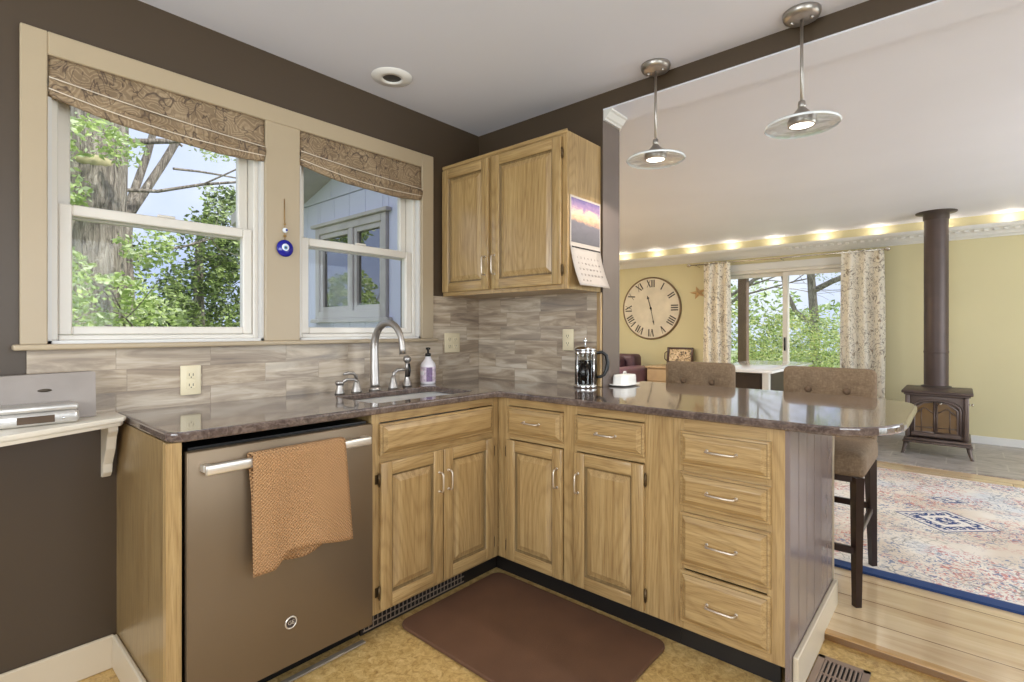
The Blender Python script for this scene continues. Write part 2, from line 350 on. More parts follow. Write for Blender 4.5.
# ================================================================ mesh helpers
I4 = Matrix.Identity(4)
class MB:
    def __init__(s, xf=None): s.bm = bmesh.new(); s.mats = []; s.xf = xf or I4
    def mi(s, m):
        if m not in s.mats: s.mats.append(m)
        return s.mats.index(m)
    def _add(s, sub, m, smooth=False):
        i = s.mi(m); mp = {}
        for v in sub.verts: mp[v] = s.bm.verts.new(s.xf @ v.co)
        for f in sub.faces:
            try: g = s.bm.faces.new([mp[v] for v in f.verts]); g.material_index = i; g.smooth = smooth
            except ValueError: pass
        sub.free()
    def box(s, a, b, m, bev=0, seg=1):
        t = bmesh.new(); bmesh.ops.create_cube(t, size=1)
        lo = [min(a[i], b[i]) for i in range(3)]; hi = [max(a[i], b[i]) for i in range(3)]
        for v in t.verts: v.co = Vector([lo[i] + (v.co[i]+.5)*(hi[i]-lo[i]) for i in range(3)])
        if bev: bmesh.ops.bevel(t, geom=list(t.edges), offset=min(bev, .45*min(hi[i]-lo[i] for i in range(3))), segments=seg, affect='EDGES', profile=.5)
        s._add(t, m, bev > 0 and seg > 1); return s
    def prism(s, pts, d0, d1, m, plane='xy', bev=0):
        t = bmesh.new()
        def P(p, d): return {'xy': (p[0], p[1], d), 'xz': (p[0], d, p[1]), 'yz': (d, p[0], p[1])}[plane]
        A = [t.verts.new(P(p, d0)) for p in pts]; B = [t.verts.new(P(p, d1)) for p in pts]
        t.faces.new(A); t.faces.new(B[::-1]); n = len(pts)
        for i in range(n): t.faces.new([A[i], A[(i+1) % n], B[(i+1) % n], B[i]])
        bmesh.ops.recalc_face_normals(t, faces=t.faces)
        if bev: bmesh.ops.bevel(t, geom=[e for e in t.edges if len(e.link_faces) == 2 and e.calc_face_angle(0) > .6], offset=bev, segments=2, affect='EDGES')
        s._add(t, m); return s
    def tube(s, pts, rad, m, seg=10, caps=True, flat=None):
        pts = [Vector(p) for p in pts]; n = len(pts)
        if not hasattr(rad, '__len__'): rad = [rad]*n
        t = bmesh.new(); rings = []; up = None
        for i, p in enumerate(pts):
            d = (pts[min(i+1, n-1)] - pts[max(i-1, 0)]).normalized()
            if up is None: up = Vector((0, 0, 1)) if abs(d.z) < .9 else Vector((1, 0, 0))
            a = d.cross(up).normalized(); b = a.cross(d).normalized(); up = b
            ra, rb = (rad[i], rad[i]) if flat is None else (rad[i], rad[i]*flat)
            rings.append([t.verts.new(p + a*ra*math.cos(2*PI*k/seg) + b*rb*math.sin(2*PI*k/seg)) for k in range(seg)])
        for i in range(n-1):
            for k in range(seg): t.faces.new([rings[i][k], rings[i][(k+1) % seg], rings[i+1][(k+1) % seg], rings[i+1][k]])
        if caps: t.faces.new(rings[0]); t.faces.new(rings[-1])
        bmesh.ops.recalc_face_normals(t, faces=t.faces); s._add(t, m, True); return s
    def lathe(s, prof, c, m, seg=24, axis='z', smooth=True):
        t = bmesh.new(); rings = []
        def P(r, h, a):
            u, v = r*math.cos(a), r*math.sin(a)
            return {'z': (c[0]+u, c[1]+v, c[2]+h), 'y': (c[0]+u, c[1]+h, c[2]+v), 'x': (c[0]+h, c[1]+u, c[2]+v)}[axis]
        for r, h in prof:
            if r < 1e-6: rings.append([t.verts.new(P(0, h, 0))])
            else: rings.append([t.verts.new(P(r, h, 2*PI*k/seg)) for k in range(seg)])
        for A, B in zip(rings, rings[1:]):
            for k in range(seg):
                j = (k+1) % seg
                if len(A) == 1 and len(B) == 1: continue
                if len(A) == 1: f = [A[0], B[k], B[j]]
                elif len(B) == 1: f = [A[k], A[j], B[0]]
                else: f = [A[k], A[j], B[j], B[k]]
                t.faces.new(f)
        bmesh.ops.recalc_face_normals(t, faces=t.faces); s._add(t, m, smooth); return s
    def grid(s, fn, nu, nv, m, th=0, smooth=True):
        t = bmesh.new(); V = [[t.verts.new(fn(i/nu, j/nv)) for j in range(nv+1)] for i in range(nu+1)]
        for i in range(nu):
            for j in range(nv): t.faces.new([V[i][j], V[i+1][j], V[i+1][j+1], V[i][j+1]])
        if th: bmesh.ops.recalc_face_normals(t, faces=t.faces); bmesh.ops.solidify(t, geom=list(t.faces), thickness=th)
        s._add(t, m, smooth); return s
    def build(s, name, parent=None, recalc=True):
        if recalc: bmesh.ops.recalc_face_normals(s.bm, faces=s.bm.faces)
        me = bpy.data.meshes.new(name)
        if parent is not None:
            w = Vector(parent.location); p = parent.parent
            while p: w += p.location; p = p.parent
            bmesh.ops.translate(s.bm, verts=s.bm.verts, vec=-w)
        s.bm.to_mesh(me); s.bm.free()
        for m in s.mats: me.materials.append(M[m])
        o = bpy.data.objects.new(name, me); COL.objects.link(o); o.parent = parent
        return o
def thing(name, label, cat, loc=(0, 0, 0), group=None):
    o = bpy.data.objects.new(name, None); COL.objects.link(o); o.location = loc; o.empty_display_size = .05
    o['label'] = label; o['category'] = cat
    if group: o['group'] = group
    return o
def tag(o, label, cat, group=None):
    o['label'] = label; o['category'] = cat
    if group: o['group'] = group
    return o
def struct(o): o['kind'] = 'structure'; return o
def sbox(name, boxes, m, parent=None, bev=0):
    b = MB()
    for a, c in boxes: b.box(a, c, m, bev)
    o = b.build(name, parent)
    return struct(o) if parent is None else o
def copy_tree(o, parent=None):
    c = o.copy(); COL.objects.link(c); c.parent = parent
    for ch in list(o.children): copy_tree(ch, c)
    return c
def text_mesh(mb, txt, size, mat, depth, xf):
    cu = bpy.data.curves.new('t', 'FONT'); cu.body = txt; cu.size = size; cu.extrude = depth; cu.align_x = 'CENTER'; cu.align_y = 'CENTER'; cu.resolution_u = 2
    ob = bpy.data.objects.new('t', cu); COL.objects.link(ob)
    bpy.context.view_layer.update()
    me = bpy.data.meshes.new_from_object(ob.evaluated_get(bpy.context.evaluated_depsgraph_get()))
    t = bmesh.new(); t.from_mesh(me); bmesh.ops.transform(t, matrix=xf, verts=t.verts); mb._add(t, mat)
    bpy.data.objects.remove(ob); bpy.data.curves.remove(cu); bpy.data.meshes.remove(me)
def arcpts(cx, cy, r, a0, a1, n): return [(cx+r*math.cos(math.radians(a0+(a1-a0)*i/n)), cy+r*math.sin(math.radians(a0+(a1-a0)*i/n))) for i in range(n+1)]
def plate(outlines, z0, z1, bev, mat, name, parent=None):
    cu = bpy.data.curves.new(name, 'CURVE'); cu.dimensions = '2D'; cu.fill_mode = 'BOTH'
    cu.extrude = (z1-z0)/2-bev; cu.bevel_depth = bev; cu.bevel_resolution = 2; cu.offset = -bev
    for pts in outlines:
        sp = cu.splines.new('POLY'); sp.points.add(len(pts)-1); sp.use_cyclic_u = True
        for p, q in zip(sp.points, pts): p.co = (q[0], q[1], 0, 1)
    ob = bpy.data.objects.new(name, cu); COL.objects.link(ob); bpy.context.view_layer.update()
    me = bpy.data.meshes.new_from_object(ob.evaluated_get(bpy.context.evaluated_depsgraph_get()))
    bpy.data.objects.remove(ob); bpy.data.curves.remove(cu)
    me.transform(Matrix.Translation((0, 0, (z0+z1)/2)))
    me.name = name; me.materials.clear(); me.materials.append(M[mat])
    for p in me.polygons: p.use_smooth = False
    o = bpy.data.objects.new(name, me); COL.objects.link(o); o.parent = parent
    return o

# ================================================================ the house shell
CZ, LZ = 2.44, 2.40                     # kitchen and living ceilings
YF = 4.9; XL = -2.65; XR = 5.2; KX = 3.9; KY = -4.1; FZ = .03
sbox('floor', [((-.0, KY, -.12), (KX, .03, 0))], 'cork')
sbox('floor_living', [((XL, .03, -.12), (XR, YF, FZ))], 'pine_floor')
sbox('trim_1', [((.905, .0, .0), (XR, .045, FZ+.003))], 'nosing', bev=.008)
sbox('ceiling', [((-.18, KY, CZ), (KX+.1, 0.0, CZ+.12))], 'paint_ceiling')
sbox('ceiling_living', [((XL-.1, .17, LZ), (XR+.1, YF+.15, LZ+.2))], 'paint_ceiling')
# left wall with two window openings
YA, YB, YC, YD, Z0, Z1 = -2.045, -1.335, -1.18, -.47, 1.165, 2.13
sbox('wall_left', [((-.18, KY, 0), (0, YA, CZ)), ((-.18, YD, 0), (0, 0, CZ)), ((-.18, YA, 0), (0, YD, Z0)), ((-.18, YA, Z1), (0, YD, CZ)), ((-.18, YB, Z0), (0, YC, Z1))], 'paint_brown')
sbox('wall_back', [((0, 0, 0), (.905, .17, CZ))], 'paint_brown')
hd = MB(); hd.box((.905, 0, 2.36), (KX+.1, .165, CZ+.12), 'paint_brown')
struct(hd.build('trim_header'))
sbox('trim_wall_end', [((.9052, .0, .0), (.907, .17, 2.352))], 'paint_taupe')  # thin slab over the wall end, lighter than the brown wall
sbox('trim_header_soffit', [((.905, .004, 2.352), (KX+.1, .2, 2.3595)), ((.905, .166, 2.3595), (KX+.1, .2, 2.4))], 'paint_ceiling')
cr = MB()
cr.prism([(.905, 2.352), (.955, 2.352), (.955, 2.343), (.945, 2.338), (.928, 2.315), (.918, 2.31), (.918, 2.30), (.905, 2.30)], .004, .17, 'trim_white', 'xz')
struct(cr.build('trim_wall_end_crown'))
sbox('wall_right', [((KX, KY, 0), (KX+.1, -2.75, CZ)), ((KX, -1.05, 0), (KX+.1, .17, CZ)), ((KX, -2.75, 0), (KX+.1, -1.05, .8)), ((KX, -2.75, 2.1), (KX+.1, -1.05, CZ))], 'paint_brown')
sbox('wall_rear', [((-.18, KY-.1, 0), (.6, KY, CZ)), ((2.9, KY-.1, 0), (KX+.1, KY, CZ)), ((.6, KY-.1, 0), (2.9, KY, .85)), ((.6, KY-.1, 2.15), (2.9, KY, CZ))], 'paint_brown')
sbox('wall_living_near', [((KX+.1, .0, 0), (XR, .17, LZ)), ((XL, 0.0, -.6), (-1.93, .17, LZ+.1)), ((-.98, 0.0, -.6), (0, .17, LZ+.1)), ((-1.93, 0.0, -.6), (-.98, .17, 1.36)), ((-1.93, 0.0, 2.03), (-.98, .17, LZ+.1))], 'paint_yellow')
sbox('wall_living_left', [((XL-.15, 0, -.6), (XL, YF+.15, LZ+.1))], 'paint_yellow')
sbox('wall_living_right', [((XR, 0, 0), (XR+.1, .85, LZ)), ((XR, 3.95, 0), (XR+.1, YF, LZ)), ((XR, .85, 2.3), (XR+.1, 3.95, LZ)), ((XR, .85, 0), (XR+.1, 3.95, .3))], 'paint_yellow')
DX0, DX1, DZ = -.26, 1.45, 2.0
sbox('wall_far', [((XL, YF, -.3), (DX0, YF+.15, LZ)), ((DX1, YF, -.3), (XR, YF+.15, LZ)), ((DX0, YF, DZ), (DX1, YF+.15, LZ)), ((DX0, YF, -.3), (DX1, YF+.15, FZ))], 'paint_yellow')
sbox('baseboard_far', [((DX1+.08, YF-.015, FZ), (XR, YF, FZ+.085))], 'trim_white', bev=.004)
sbox('baseboard_left', [((0, KY, 0), (.015, -1.865, .118))], 'base_cream', bev=.004)
sbox('baseboard_cabinet_end', [((.015, -1.872, 0), (.595, -1.857, .12))], 'base_cream', bev=.004)
sbox('hearth', [((-.0, 3.36, FZ), (XR, YF-.016, FZ+.008))], 'slate')
# backsplash tile (trim) and oak edge strip
bs = MB(); bs.box((0.0005, -2.095, .9), (.01, -.012, 1.146), 'tile_y'); bs.box((0.0005, -.385, 1.146), (.01, -.012, 1.41), 'tile_y')
struct(bs.build('trim_backsplash_left'))
bs = MB(); bs.box((.0005, -.01, .9), (.876, -.0005, 1.41), 'tile_x'); struct(bs.build('trim_backsplash_back'))
sbox('trim_oak_strip', [((.877, -.016, .919), (.904, -.0005, 1.408))], 'oak_z', bev=.003)
# left window casing
cs = MB()
for a, b in (((-2.112, Z0), (YA, 2.207)), ((YD, Z0), (-.388, 2.207)), ((YA, Z1), (YD, 2.207)), ((YB, Z0), (YC, Z1))):
    cs.box((0.0005, a[0], a[1]), (.022, b[0], b[1]), 'trim_cream', .003)
for y in (YA, YD): pass
struct(cs.build('trim_window_casing'))
sl = MB(); sl.box((-.02, -2.13, 1.147), (.055, -.376, 1.166), 'trim_cream', .005, 2); struct(sl.build('trim_window_sill'))
def double_hung(name, y0, y1):
    w = MB(); x0, x1 = -.15, -.0
    for a, b in (((y0, Z0), (y0+.012, Z1)), ((y1-.012, Z0), (y1, Z1)), ((y0, Z1-.012), (y1, Z1)), ((y0, Z0), (y1, Z0+.012))):
        w.box((x0, a[0], a[1]), (x1+.003, b[0], b[1]), 'trim_white')
    for a, b in (((y0+.012, Z0+.012), (y0+.032, Z1-.012)), ((y1-.032, Z0+.012), (y1-.012, Z1-.012)), ((y0+.032, Z1-.035), (y1-.032, Z1-.012)), ((y0+.032, Z0+.012), (y1-.032, Z0+.03))):
        w.box((-.13, a[0], a[1]), (-.025, b[0], b[1]), 'vinyl_white', .003)
    r = struct(w.build(name))
    def sash(nm, xa, xb, za, zb, st, rt, rb):
        q = MB(); ya, yb = y0+.033, y1-.033
        for a, b in (((ya, za), (ya+st, zb)), ((yb-st, za), (yb, zb)), ((ya+st, zb-rt), (yb-st, zb)), ((ya+st, za), (yb-st, za+rb))):
            q.box((xa, a[0], a[1]), (xb, b[0], b[1]), 'vinyl_white', .004)
        o = q.build(nm, r)
        g = MB(); xm = (xa+xb)/2; g.box((xm-.002, ya+st, za+rb), (xm+.002, yb-st, zb-rt), 'glass'); g.build('pane', o)
        return o
    sash('upper_sash', -.115, -.085, 1.61, Z1-.035, .04, .04, .035)
    lo = sash('lower_sash', -.075, -.035, Z0+.031, 1.652, .038, .038, .03)
    k = MB(); k.box((-.05, (y0+y1)/2-.03, 1.6525), (-.036, (y0+y1)/2+.03, 1.662), 'vinyl_white', .003, 2); k.build('latch', lo)
double_hung('window_1', YA, YB); double_hung('window_2', YC, YD)
# unseen windows behind / beside the camera, added to frame the fill lamps
def fixed_window(name, a, b, axis, u0, u1, z0, z1, mull):
    w = MB()
    def bx(ua, ub, za, zb, m, d0, d1):
        if axis == 'x': w.box((d0, ua, za), (d1, ub, zb), m, .004)
        else: w.box((ua, d0, za), (ub, d1, zb), m, .004)
    for args in ((u0-.07, u0+.03, z0-.07, z1+.07), (u1-.03, u1+.07, z0-.07, z1+.07), (u0, u1, z1-.03, z1+.07), (u0, u1, z0-.07, z0+.03)):
        bx(*args, 'trim_cream', a, b)
    for k in range(1, mull+1):
        u = u0 + (u1-u0)*k/(mull+1); bx(u-.03, u+.03, z0, z1, 'trim_cream', a, b)
    struct(w.build(name))
fixed_window('window_3', KY-.02, KY+.018, 'y', .6, 2.9, .85, 2.15, 1)
fixed_window('window_4', KX-.018, KX+.02, 'x', -2.75, -1.05, .8, 2.1, 1)
fixed_window('window_5', XR-.018, XR+.02, 'x', .85, 3.95, .3, 2.3, 2)
bpy.data.objects['daylight_rear'].location = (1.75, KY-.06, 1.5)
bpy.data.objects['daylight_right'].location = (KX+.07, -1.9, 1.45)
bpy.data.objects['daylight_living'].location = (XR+.07, 2.4, 1.3)
# sliding door
dr = MB()
for a, b in (((DX0, FZ), (DX0+.05, DZ)), ((DX1-.05, FZ), (DX1, DZ)), ((DX0, DZ-.04), (DX1, DZ)), ((DX0, FZ), (DX1, FZ+.04))):
    dr.box((a[0], YF+.0, a[1]), (b[0], YF+.14, b[1]), 'vinyl_white', .004)
for a, b in (((DX0-.08, FZ), (DX0, DZ+.09)), ((DX1, FZ), (DX1+.08, DZ+.09)), ((DX0, DZ), (DX1, DZ+.09))):
    dr.box((a[0], YF-.016, a[1]), (b[0], YF-.0005, b[1]), 'trim_white', .003)
door = struct(dr.build('door_1'))
def slider(y, xa, xb):
    q = MB(); za, zb = FZ+.041, DZ-.041
    for a, b in (((xa, za), (xa+.06, zb)), ((xb-.06, za), (xb, zb)), ((xa+.06, zb-.05), (xb-.06, zb)), ((xa+.06, za), (xb-.06, za+.08))):
        q.box((a[0], y, a[1]), (b[0], y+.035, b[1]), 'vinyl_white', .004)
    o = q.build('sliding_panel', door)
    g = MB(); g.box((xa+.06, y+.015, za+.08), (xb-.06, y+.02, zb-.05), 'glass'); g.build('pane', o); return o
p1 = slider(YF+.085, DX0+.051, .635); p2 = slider(YF+.03, .575, DX1-.051)
h = MB(); h.box((.592, YF+.012, .95), (.612, YF+.029, 1.12), 'black_plastic', .004, 2); h.build('door_handle', p2)
# crown cove along the far wall with hidden pucks
cv = MB()
prof = [(YF-.001, 2.165), (YF-.02, 2.165), (YF-.03, 2.18), (YF-.05, 2.19), (YF-.07, 2.215), (YF-.1, 2.24), (YF-.13, 2.25), (YF-.14, 2.265), (YF-.14, 2.29), (YF-.125, 2.29), (YF-.12, 2.268), (YF-.001, 2.255)]
cv.prism(prof, XL, XR, 'trim_white', 'yz')
x = 0.6
while x < XR:
    cv.box((x, YF-.108, 2.222), (x+.035, YF-.085, 2.246), 'trim_white'); x += .075
struct(cv.build('trim_crown_far'))
cr = MB()
cr.prism([(.171, 2.30), (.185, 2.30), (.2, 2.33), (.235, 2.36), (.245, 2.38), (.245, 2.399), (.171, 2.399)], XL, .905, 'trim_white', 'yz'); struct(cr.build('trim_crown_near'))
pk = None
for i in range(14):
    x = -2.2 + i*.54
    if pk is None:
        pk = thing('puck_light', 'small round cove light hidden on top of the crown moulding', 'light', (x, YF-.07, 2.27), 'puck lights in the crown cove')
        q = MB(); q.lathe([(0, .0), (.028, .0), (.028, .012), (.02, .016)], (x, YF-.07, 2.268), 'trim_white', 16); q.build('housing', pk)
        q = MB(); q.lathe([(.02, .016), (0, .019)], (x, YF-.07, 2.268), 'puck_glow', 16); q.build('lens', pk)
    else:
        c = copy_tree(pk); c.location.x = x
    light('POINT', 'cove_glow', (x, YF-.07, 2.325), 0.62, (1, .93, .80), size=.05)

# ================================================================ cabinets
SINK = Matrix(((0, 0, 1, .59), (1, 0, 0, 0), (0, 1, 0, 0), (0, 0, 0, 1)))        # u->y, v->z, w->+x
PEN = Matrix(((1, 0, 0, 0), (0, 0, -1, -.458), (0, 1, 0, 0), (0, 0, 0, 1)))      # u->x, v->z, w->-y
UPP = Matrix(((1, 0, 0, 0), (0, 0, -1, -.30), (0, 1, 0, 0), (0, 0, 0, 1)))
def raised(xf, u0, u1, v0, v1, parent, name, horiz, fw=.052):
    hx = 'oak_y' if xf is SINK else 'oak_x'
    b = MB(xf); w0, w1 = .0005, .02
    t = bmesh.new()
    def ring(ins, w): return [t.verts.new((u0+ins, v0+ins, w)), t.verts.new((u1-ins, v0+ins, w)), t.verts.new((u1-ins, v1-ins, w)), t.verts.new((u0+ins, v1-ins, w))]
    if horiz:                                             # drawer front: stepped edge and flat raised field
        prof = [(0, w0), (0, .011), (.003, .014), (.009, .0145), (.0105, .017), (.026, .0265), (.028, .027)]
    else:
        prof = [(fw, .004), (fw, .015), (fw+.003, .0085), (fw+.010, .0075), (fw+.034, .0175), (fw+.036, .018)]
    R = [ring(*p) for p in prof]
    for A, B in zip(R, R[1:]):
        for k in range(4): t.faces.new([A[k], A[(k+1) % 4], B[(k+1) % 4], B[k]])
    t.faces.new(R[-1])
    if horiz: t.faces.new(R[0][::-1])
    bmesh.ops.recalc_face_normals(t, faces=t.faces)
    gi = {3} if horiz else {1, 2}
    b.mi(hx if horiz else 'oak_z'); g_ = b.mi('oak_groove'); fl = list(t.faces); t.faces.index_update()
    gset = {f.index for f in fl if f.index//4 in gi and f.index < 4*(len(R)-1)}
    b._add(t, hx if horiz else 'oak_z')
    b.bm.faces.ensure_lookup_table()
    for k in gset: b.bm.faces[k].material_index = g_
    if not horiz:
        b.box((u0, v0, w0), (u0+fw, v1, w1), 'oak_z', .0035, 2); b.box((u1-fw, v0, w0), (u1, v1, w1), 'oak_z', .0035, 2)
        b.box((u0+fw, v0, w0), (u1-fw, v0+fw, w1), hx, .0035, 2); b.box((u0+fw, v1-fw, w0), (u1-fw, v1, w1), hx, .0035, 2)
    return b.build(name, parent, recalc=False)
def pull(xf, u, v, vert, parent, L=.082):
    b = MB(xf); h = L/2; q = .0205 if vert else .0272
    prof = [(-h, q), (-h, q+.017), (-h+.003, q+.0225), (-h+.010, q+.026), (0, q+.0275), (h-.010, q+.026), (h-.003, q+.0225), (h, q+.017), (h, q)]
    b.tube([(u, v+a, w) if vert else (u+a, v, w) for a, w in prof], .0038, 'pull_nickel', 8)
    for a in (-h, h):
        c = (u, v+a, q) if vert else (u+a, v, q)
        b.lathe([(.0065, 0), (.0065, .002), (.004, .004)], c, 'pull_nickel', 10)
    o = b.build('handle', parent); o['label'] = 'brushed nickel bar handle'; return o
def hinge(xf, u, v, parent):
    b = MB(xf); b.tube([(u, v-.022, .012), (u, v+.022, .012)], .0048, 'hinge', 8)
    b.box((u-.012, v-.018, .0), (u+.0, v+.018, .003), 'hinge'); b.tube([(u, v-.028, .012), (u, v-.022, .012)], .003, 'hinge', 8); b.tube([(u, v+.022, .012), (u, v+.028, .012)], .003, 'hinge', 8)
    b.build('hinge', parent)
def carcass(xf, u0, u1, v0, v1, depth, parent, opens, side='oak_side', top=True):
    hx = 'oak_y' if xf is SINK else 'oak_x'
    b = MB(xf); t = .018
    b.box((u0, v0, -depth), (u0+t, v1, -.018), side); b.box((u1-t, v0, -depth), (u1, v1, -.018), side)
    b.box((u0+t, v0, -depth), (u1-t, v0+t, -.018), side); 
    if top: b.box((u0+t, v1-t, -depth), (u1-t, v1, -.018), side)
    b.box((u0+t, v0+t, -depth), (u1-t, v1-t, -depth+.006), side)
    b.build('body', parent)
    f = MB(xf)                                            # face frame: stiles + rails
    us = sorted({u0, u1}); st, rails = opens
    for a, c in st: f.box((a, v0, -.018), (c, v1, 0), 'oak_z', .001)
    for a, c, p, q in rails: f.box((a, p, -.018), (c, q, 0), hx, .001)
    f.build('face_frame', parent)
TOE = .105; CT = .888
# sink base
sc = thing('sink_base_cabinet', 'honey oak cabinet below the sink with two raised-panel doors and a false drawer front', 'cabinet', (.3, -.82, 0))
carcass(SINK, -1.178, -.4585, TOE, .886, .57, sc, (((-1.178, -1.14), (-.497, -.4585)), ((-1.14, -.497, TOE, .13), (-1.14, -.497, .69, .735), (-1.14, -.497, .85, .886))), top=False)
d = raised(SINK, -1.146, -.509, .722, .846, sc, 'false_drawer_front', True)
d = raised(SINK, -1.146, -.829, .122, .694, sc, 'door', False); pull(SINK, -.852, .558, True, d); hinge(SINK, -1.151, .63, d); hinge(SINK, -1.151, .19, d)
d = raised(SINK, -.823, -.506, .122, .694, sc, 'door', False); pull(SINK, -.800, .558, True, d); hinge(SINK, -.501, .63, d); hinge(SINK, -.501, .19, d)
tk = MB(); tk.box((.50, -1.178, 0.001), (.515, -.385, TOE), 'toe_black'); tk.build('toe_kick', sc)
gr = MB()
for i in range(26): gr.box((.5165, -1.165+i*.021, .012), (.5195, -1.162+i*.021, .092), 'grille')
for z in (.012, .036, .062, .089): gr.box((.5155, -1.168, z), (.5185, -.62, z+.004), 'grille')
o = gr.build('vent_grille', sc); o['label'] = 'dark wire heater grille'
# two-door peninsula base
pc = thing('base_cabinet', 'honey oak corner cabinet with two small drawers over two raised-panel doors', 'cabinet', (1.02, -.2, 0))
carcass(PEN, .5905, 1.4875, TOE, .886, .44, pc, (((.5905, .668), (.985, 1.055), (1.372, 1.4875)), ((.668, .985, TOE, .13), (.668, .985, .69, .722), (.668, .985, .85, .886), (1.055, 1.372, TOE, .13), (1.055, 1.372, .69, .722), (1.055, 1.372, .85, .886))))
for (a, c, hu, hs) in ((.66, .985, .962, -1), (1.05, 1.375, 1.073, 1)):
    d = raised(PEN, a, c, .718, .848, pc, 'drawer', True); pull(PEN, (a+c)/2, .785, False, d, .088)
    d = raised(PEN, a, c, .115, .688, pc, 'door', False); pull(PEN, hu, .56, True, d)
    e = a-.005 if hs < 0 else c+.005
    hinge(PEN, e, .63, d); hinge(PEN, e, .18, d)
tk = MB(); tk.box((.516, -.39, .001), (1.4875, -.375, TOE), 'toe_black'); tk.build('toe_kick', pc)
# drawer stack
dc = thing('drawer_cabinet', 'honey oak end cabinet with four stacked drawers and a grooved side panel', 'cabinet', (1.68, -.1, 0))
b = MB(); b.box((1.489, -.44, TOE), (1.507, .28, .886), 'oak_side'); b.box((1.852, -.44, TOE), (1.87, .28, .886), 'oak_side'); b.box((1.507, .265, TOE), (1.852, .28, .886), 'oak_side'); b.box((1.507, -.44, TOE), (1.852, .265, TOE+.018), 'oak_side'); b.box((1.507, -.44, .868), (1.852, .265, .886), 'oak_side')
b.build('body', dc)
f = MB(PEN)
f.box((1.488, TOE, -.018), (1.53, .886, 0), 'oak_z', .001); f.box((1.815, TOE, -.018), (1.87, .886, 0), 'oak_z', .001)
for p, q in ((TOE, .15), (.33, .355), (.54, .57), (.69, .72), (.835, .886)): f.box((1.53, p, -.018), (1.815, q, 0), 'oak_x', .001)
f.build('face_frame', dc)
for p, q in ((.716, .842), (.566, .692), (.352, .54), (.138, .326)):
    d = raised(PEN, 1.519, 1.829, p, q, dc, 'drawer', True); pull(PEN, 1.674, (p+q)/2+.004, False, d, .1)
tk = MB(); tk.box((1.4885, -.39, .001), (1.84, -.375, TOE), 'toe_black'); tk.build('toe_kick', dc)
bp = MB(); y = -.4575; n = 6; wd = (.28+.4575)/n
for i in range(n): bp.box((1.8705, y+i*wd+.0005, .02), (1.884, y+(i+1)*wd-.0005, .886), 'bead', .0045)
bp.box((1.8702, -.4575, .02), (1.876, .28, .886), 'bead')
o = bp.build('side_panel', dc); o['label'] = 'grooved purplish brown panel'
bp = MB(); bp.box((1.8705, .2805, .02), (1.888, .292, .886), 'base_cream'); bp.build('corner_strip', dc)
bp = MB(); bp.box((1.8845, -.425, .001), (1.902, .29, .132), 'base_cream', .003, 1); o = bp.build('base_board', dc); o['label'] = 'cream painted base board'
# dishwasher end panel
ep = MB(); ep.box((.0, -1.856, .001), (.572, -1.838, .887), 'oak_dull'); ep.box((.572, -1.862, .001), (.6, -1.822, .887), 'oak_z', .001)  # shade on the side face is put into its darker oak tone
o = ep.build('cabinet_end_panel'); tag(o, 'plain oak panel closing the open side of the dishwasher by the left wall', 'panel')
# upper cabinet
uc = thing('wall_cabinet', 'oak upper cabinet with two raised-panel doors hung on the back wall', 'cabinet', (.45, -.15, 1.41))
carcass(UPP, .002, .893, 1.41, 2.165, .299, uc, (((.002, .03), (.385, .42), (.86, .893)), ((.03, .385, 1.41, 1.44), (.42, .86, 1.41, 1.44), (.03, .385, 2.13, 2.165), (.42, .86, 2.13, 2.165))))
tb = MB(); tb.box((.002, -.306, 2.152), (.896, -.2995, 2.172), 'oak_x', .002, 1); tb.build('top_moulding', uc)
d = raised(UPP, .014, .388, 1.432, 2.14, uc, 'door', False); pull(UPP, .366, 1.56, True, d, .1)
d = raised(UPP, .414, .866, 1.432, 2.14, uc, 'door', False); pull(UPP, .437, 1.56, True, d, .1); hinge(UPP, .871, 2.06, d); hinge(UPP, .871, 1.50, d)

# ================================================================ countertop + sink
def rc(cx, cy, r, a0): return arcpts(cx, cy, r, a0, a0+90, 8)
XO, YO, YN, YB2 = 2.175, -.492, -.498, .425
outer = [(.012, -.012)] + [(.012, -1.858)] + rc(.62-.05, -1.858+.05, .05, -90) + [(.622, -.53)] + arcpts(.652, -.522, .03, 180, 90, 4) + [(.66, YO)] + [(XO-.2+.2*math.cos(a), YO+.30+.30*math.sin(a)) for a in [math.radians(-90+7.5*k) for k in range(13)]] + rc(XO-.2, YB2-.2, .2, 0) + [(.912, YB2)] + [(.912, -.012)]
hole = arcpts(.24, -1.08, .04, 180, 270, 5) + arcpts(.49, -1.08, .04, 270, 360, 5) + arcpts(.49, -.60, .04, 0, 90, 5) + arcpts(.24, -.60, .04, 90, 180, 5)
ctop = plate([outer, hole], .888, .918, .008, 'countertop', 'countertop')
tag(ctop, 'glossy mottled brown L-shaped countertop with a rounded overhanging end', 'countertop')
sk = thing('kitchen_sink', 'stainless steel undermount sink set in the countertop under the window', 'sink', (.365, -.84, .75))
b = MB(); t = bmesh.new()
def rr(x0, x1, y0, y1, r, z): return [t.verts.new((p[0], p[1], z)) for p in arcpts(x0+r, y0+r, r, 180, 270, 4)+arcpts(x1-r, y0+r, r, 270, 360, 4)+arcpts(x1-r, y1-r, r, 0, 90, 4)+arcpts(x0+r, y1-r, r, 90, 180, 4)]
R = [rr(.18, .545, -1.14, -.54, .05, .886), rr(.204, .526, -1.116, -.564, .04, .886), rr(.206, .524, -1.114, -.566, .04, .76), rr(.226, .504, -1.094, -.586, .04, .73)]
for A, B in zip(R, R[1:]):
    for k in range(len(A)): t.faces.new([A[k], A[(k+1) % len(A)], B[(k+1) % len(A)], B[k]])
t.faces.new(R[-1]); bmesh.ops.recalc_face_normals(t, faces=t.faces); b._add(t, 'sink_steel', True); b.build('basin', sk)
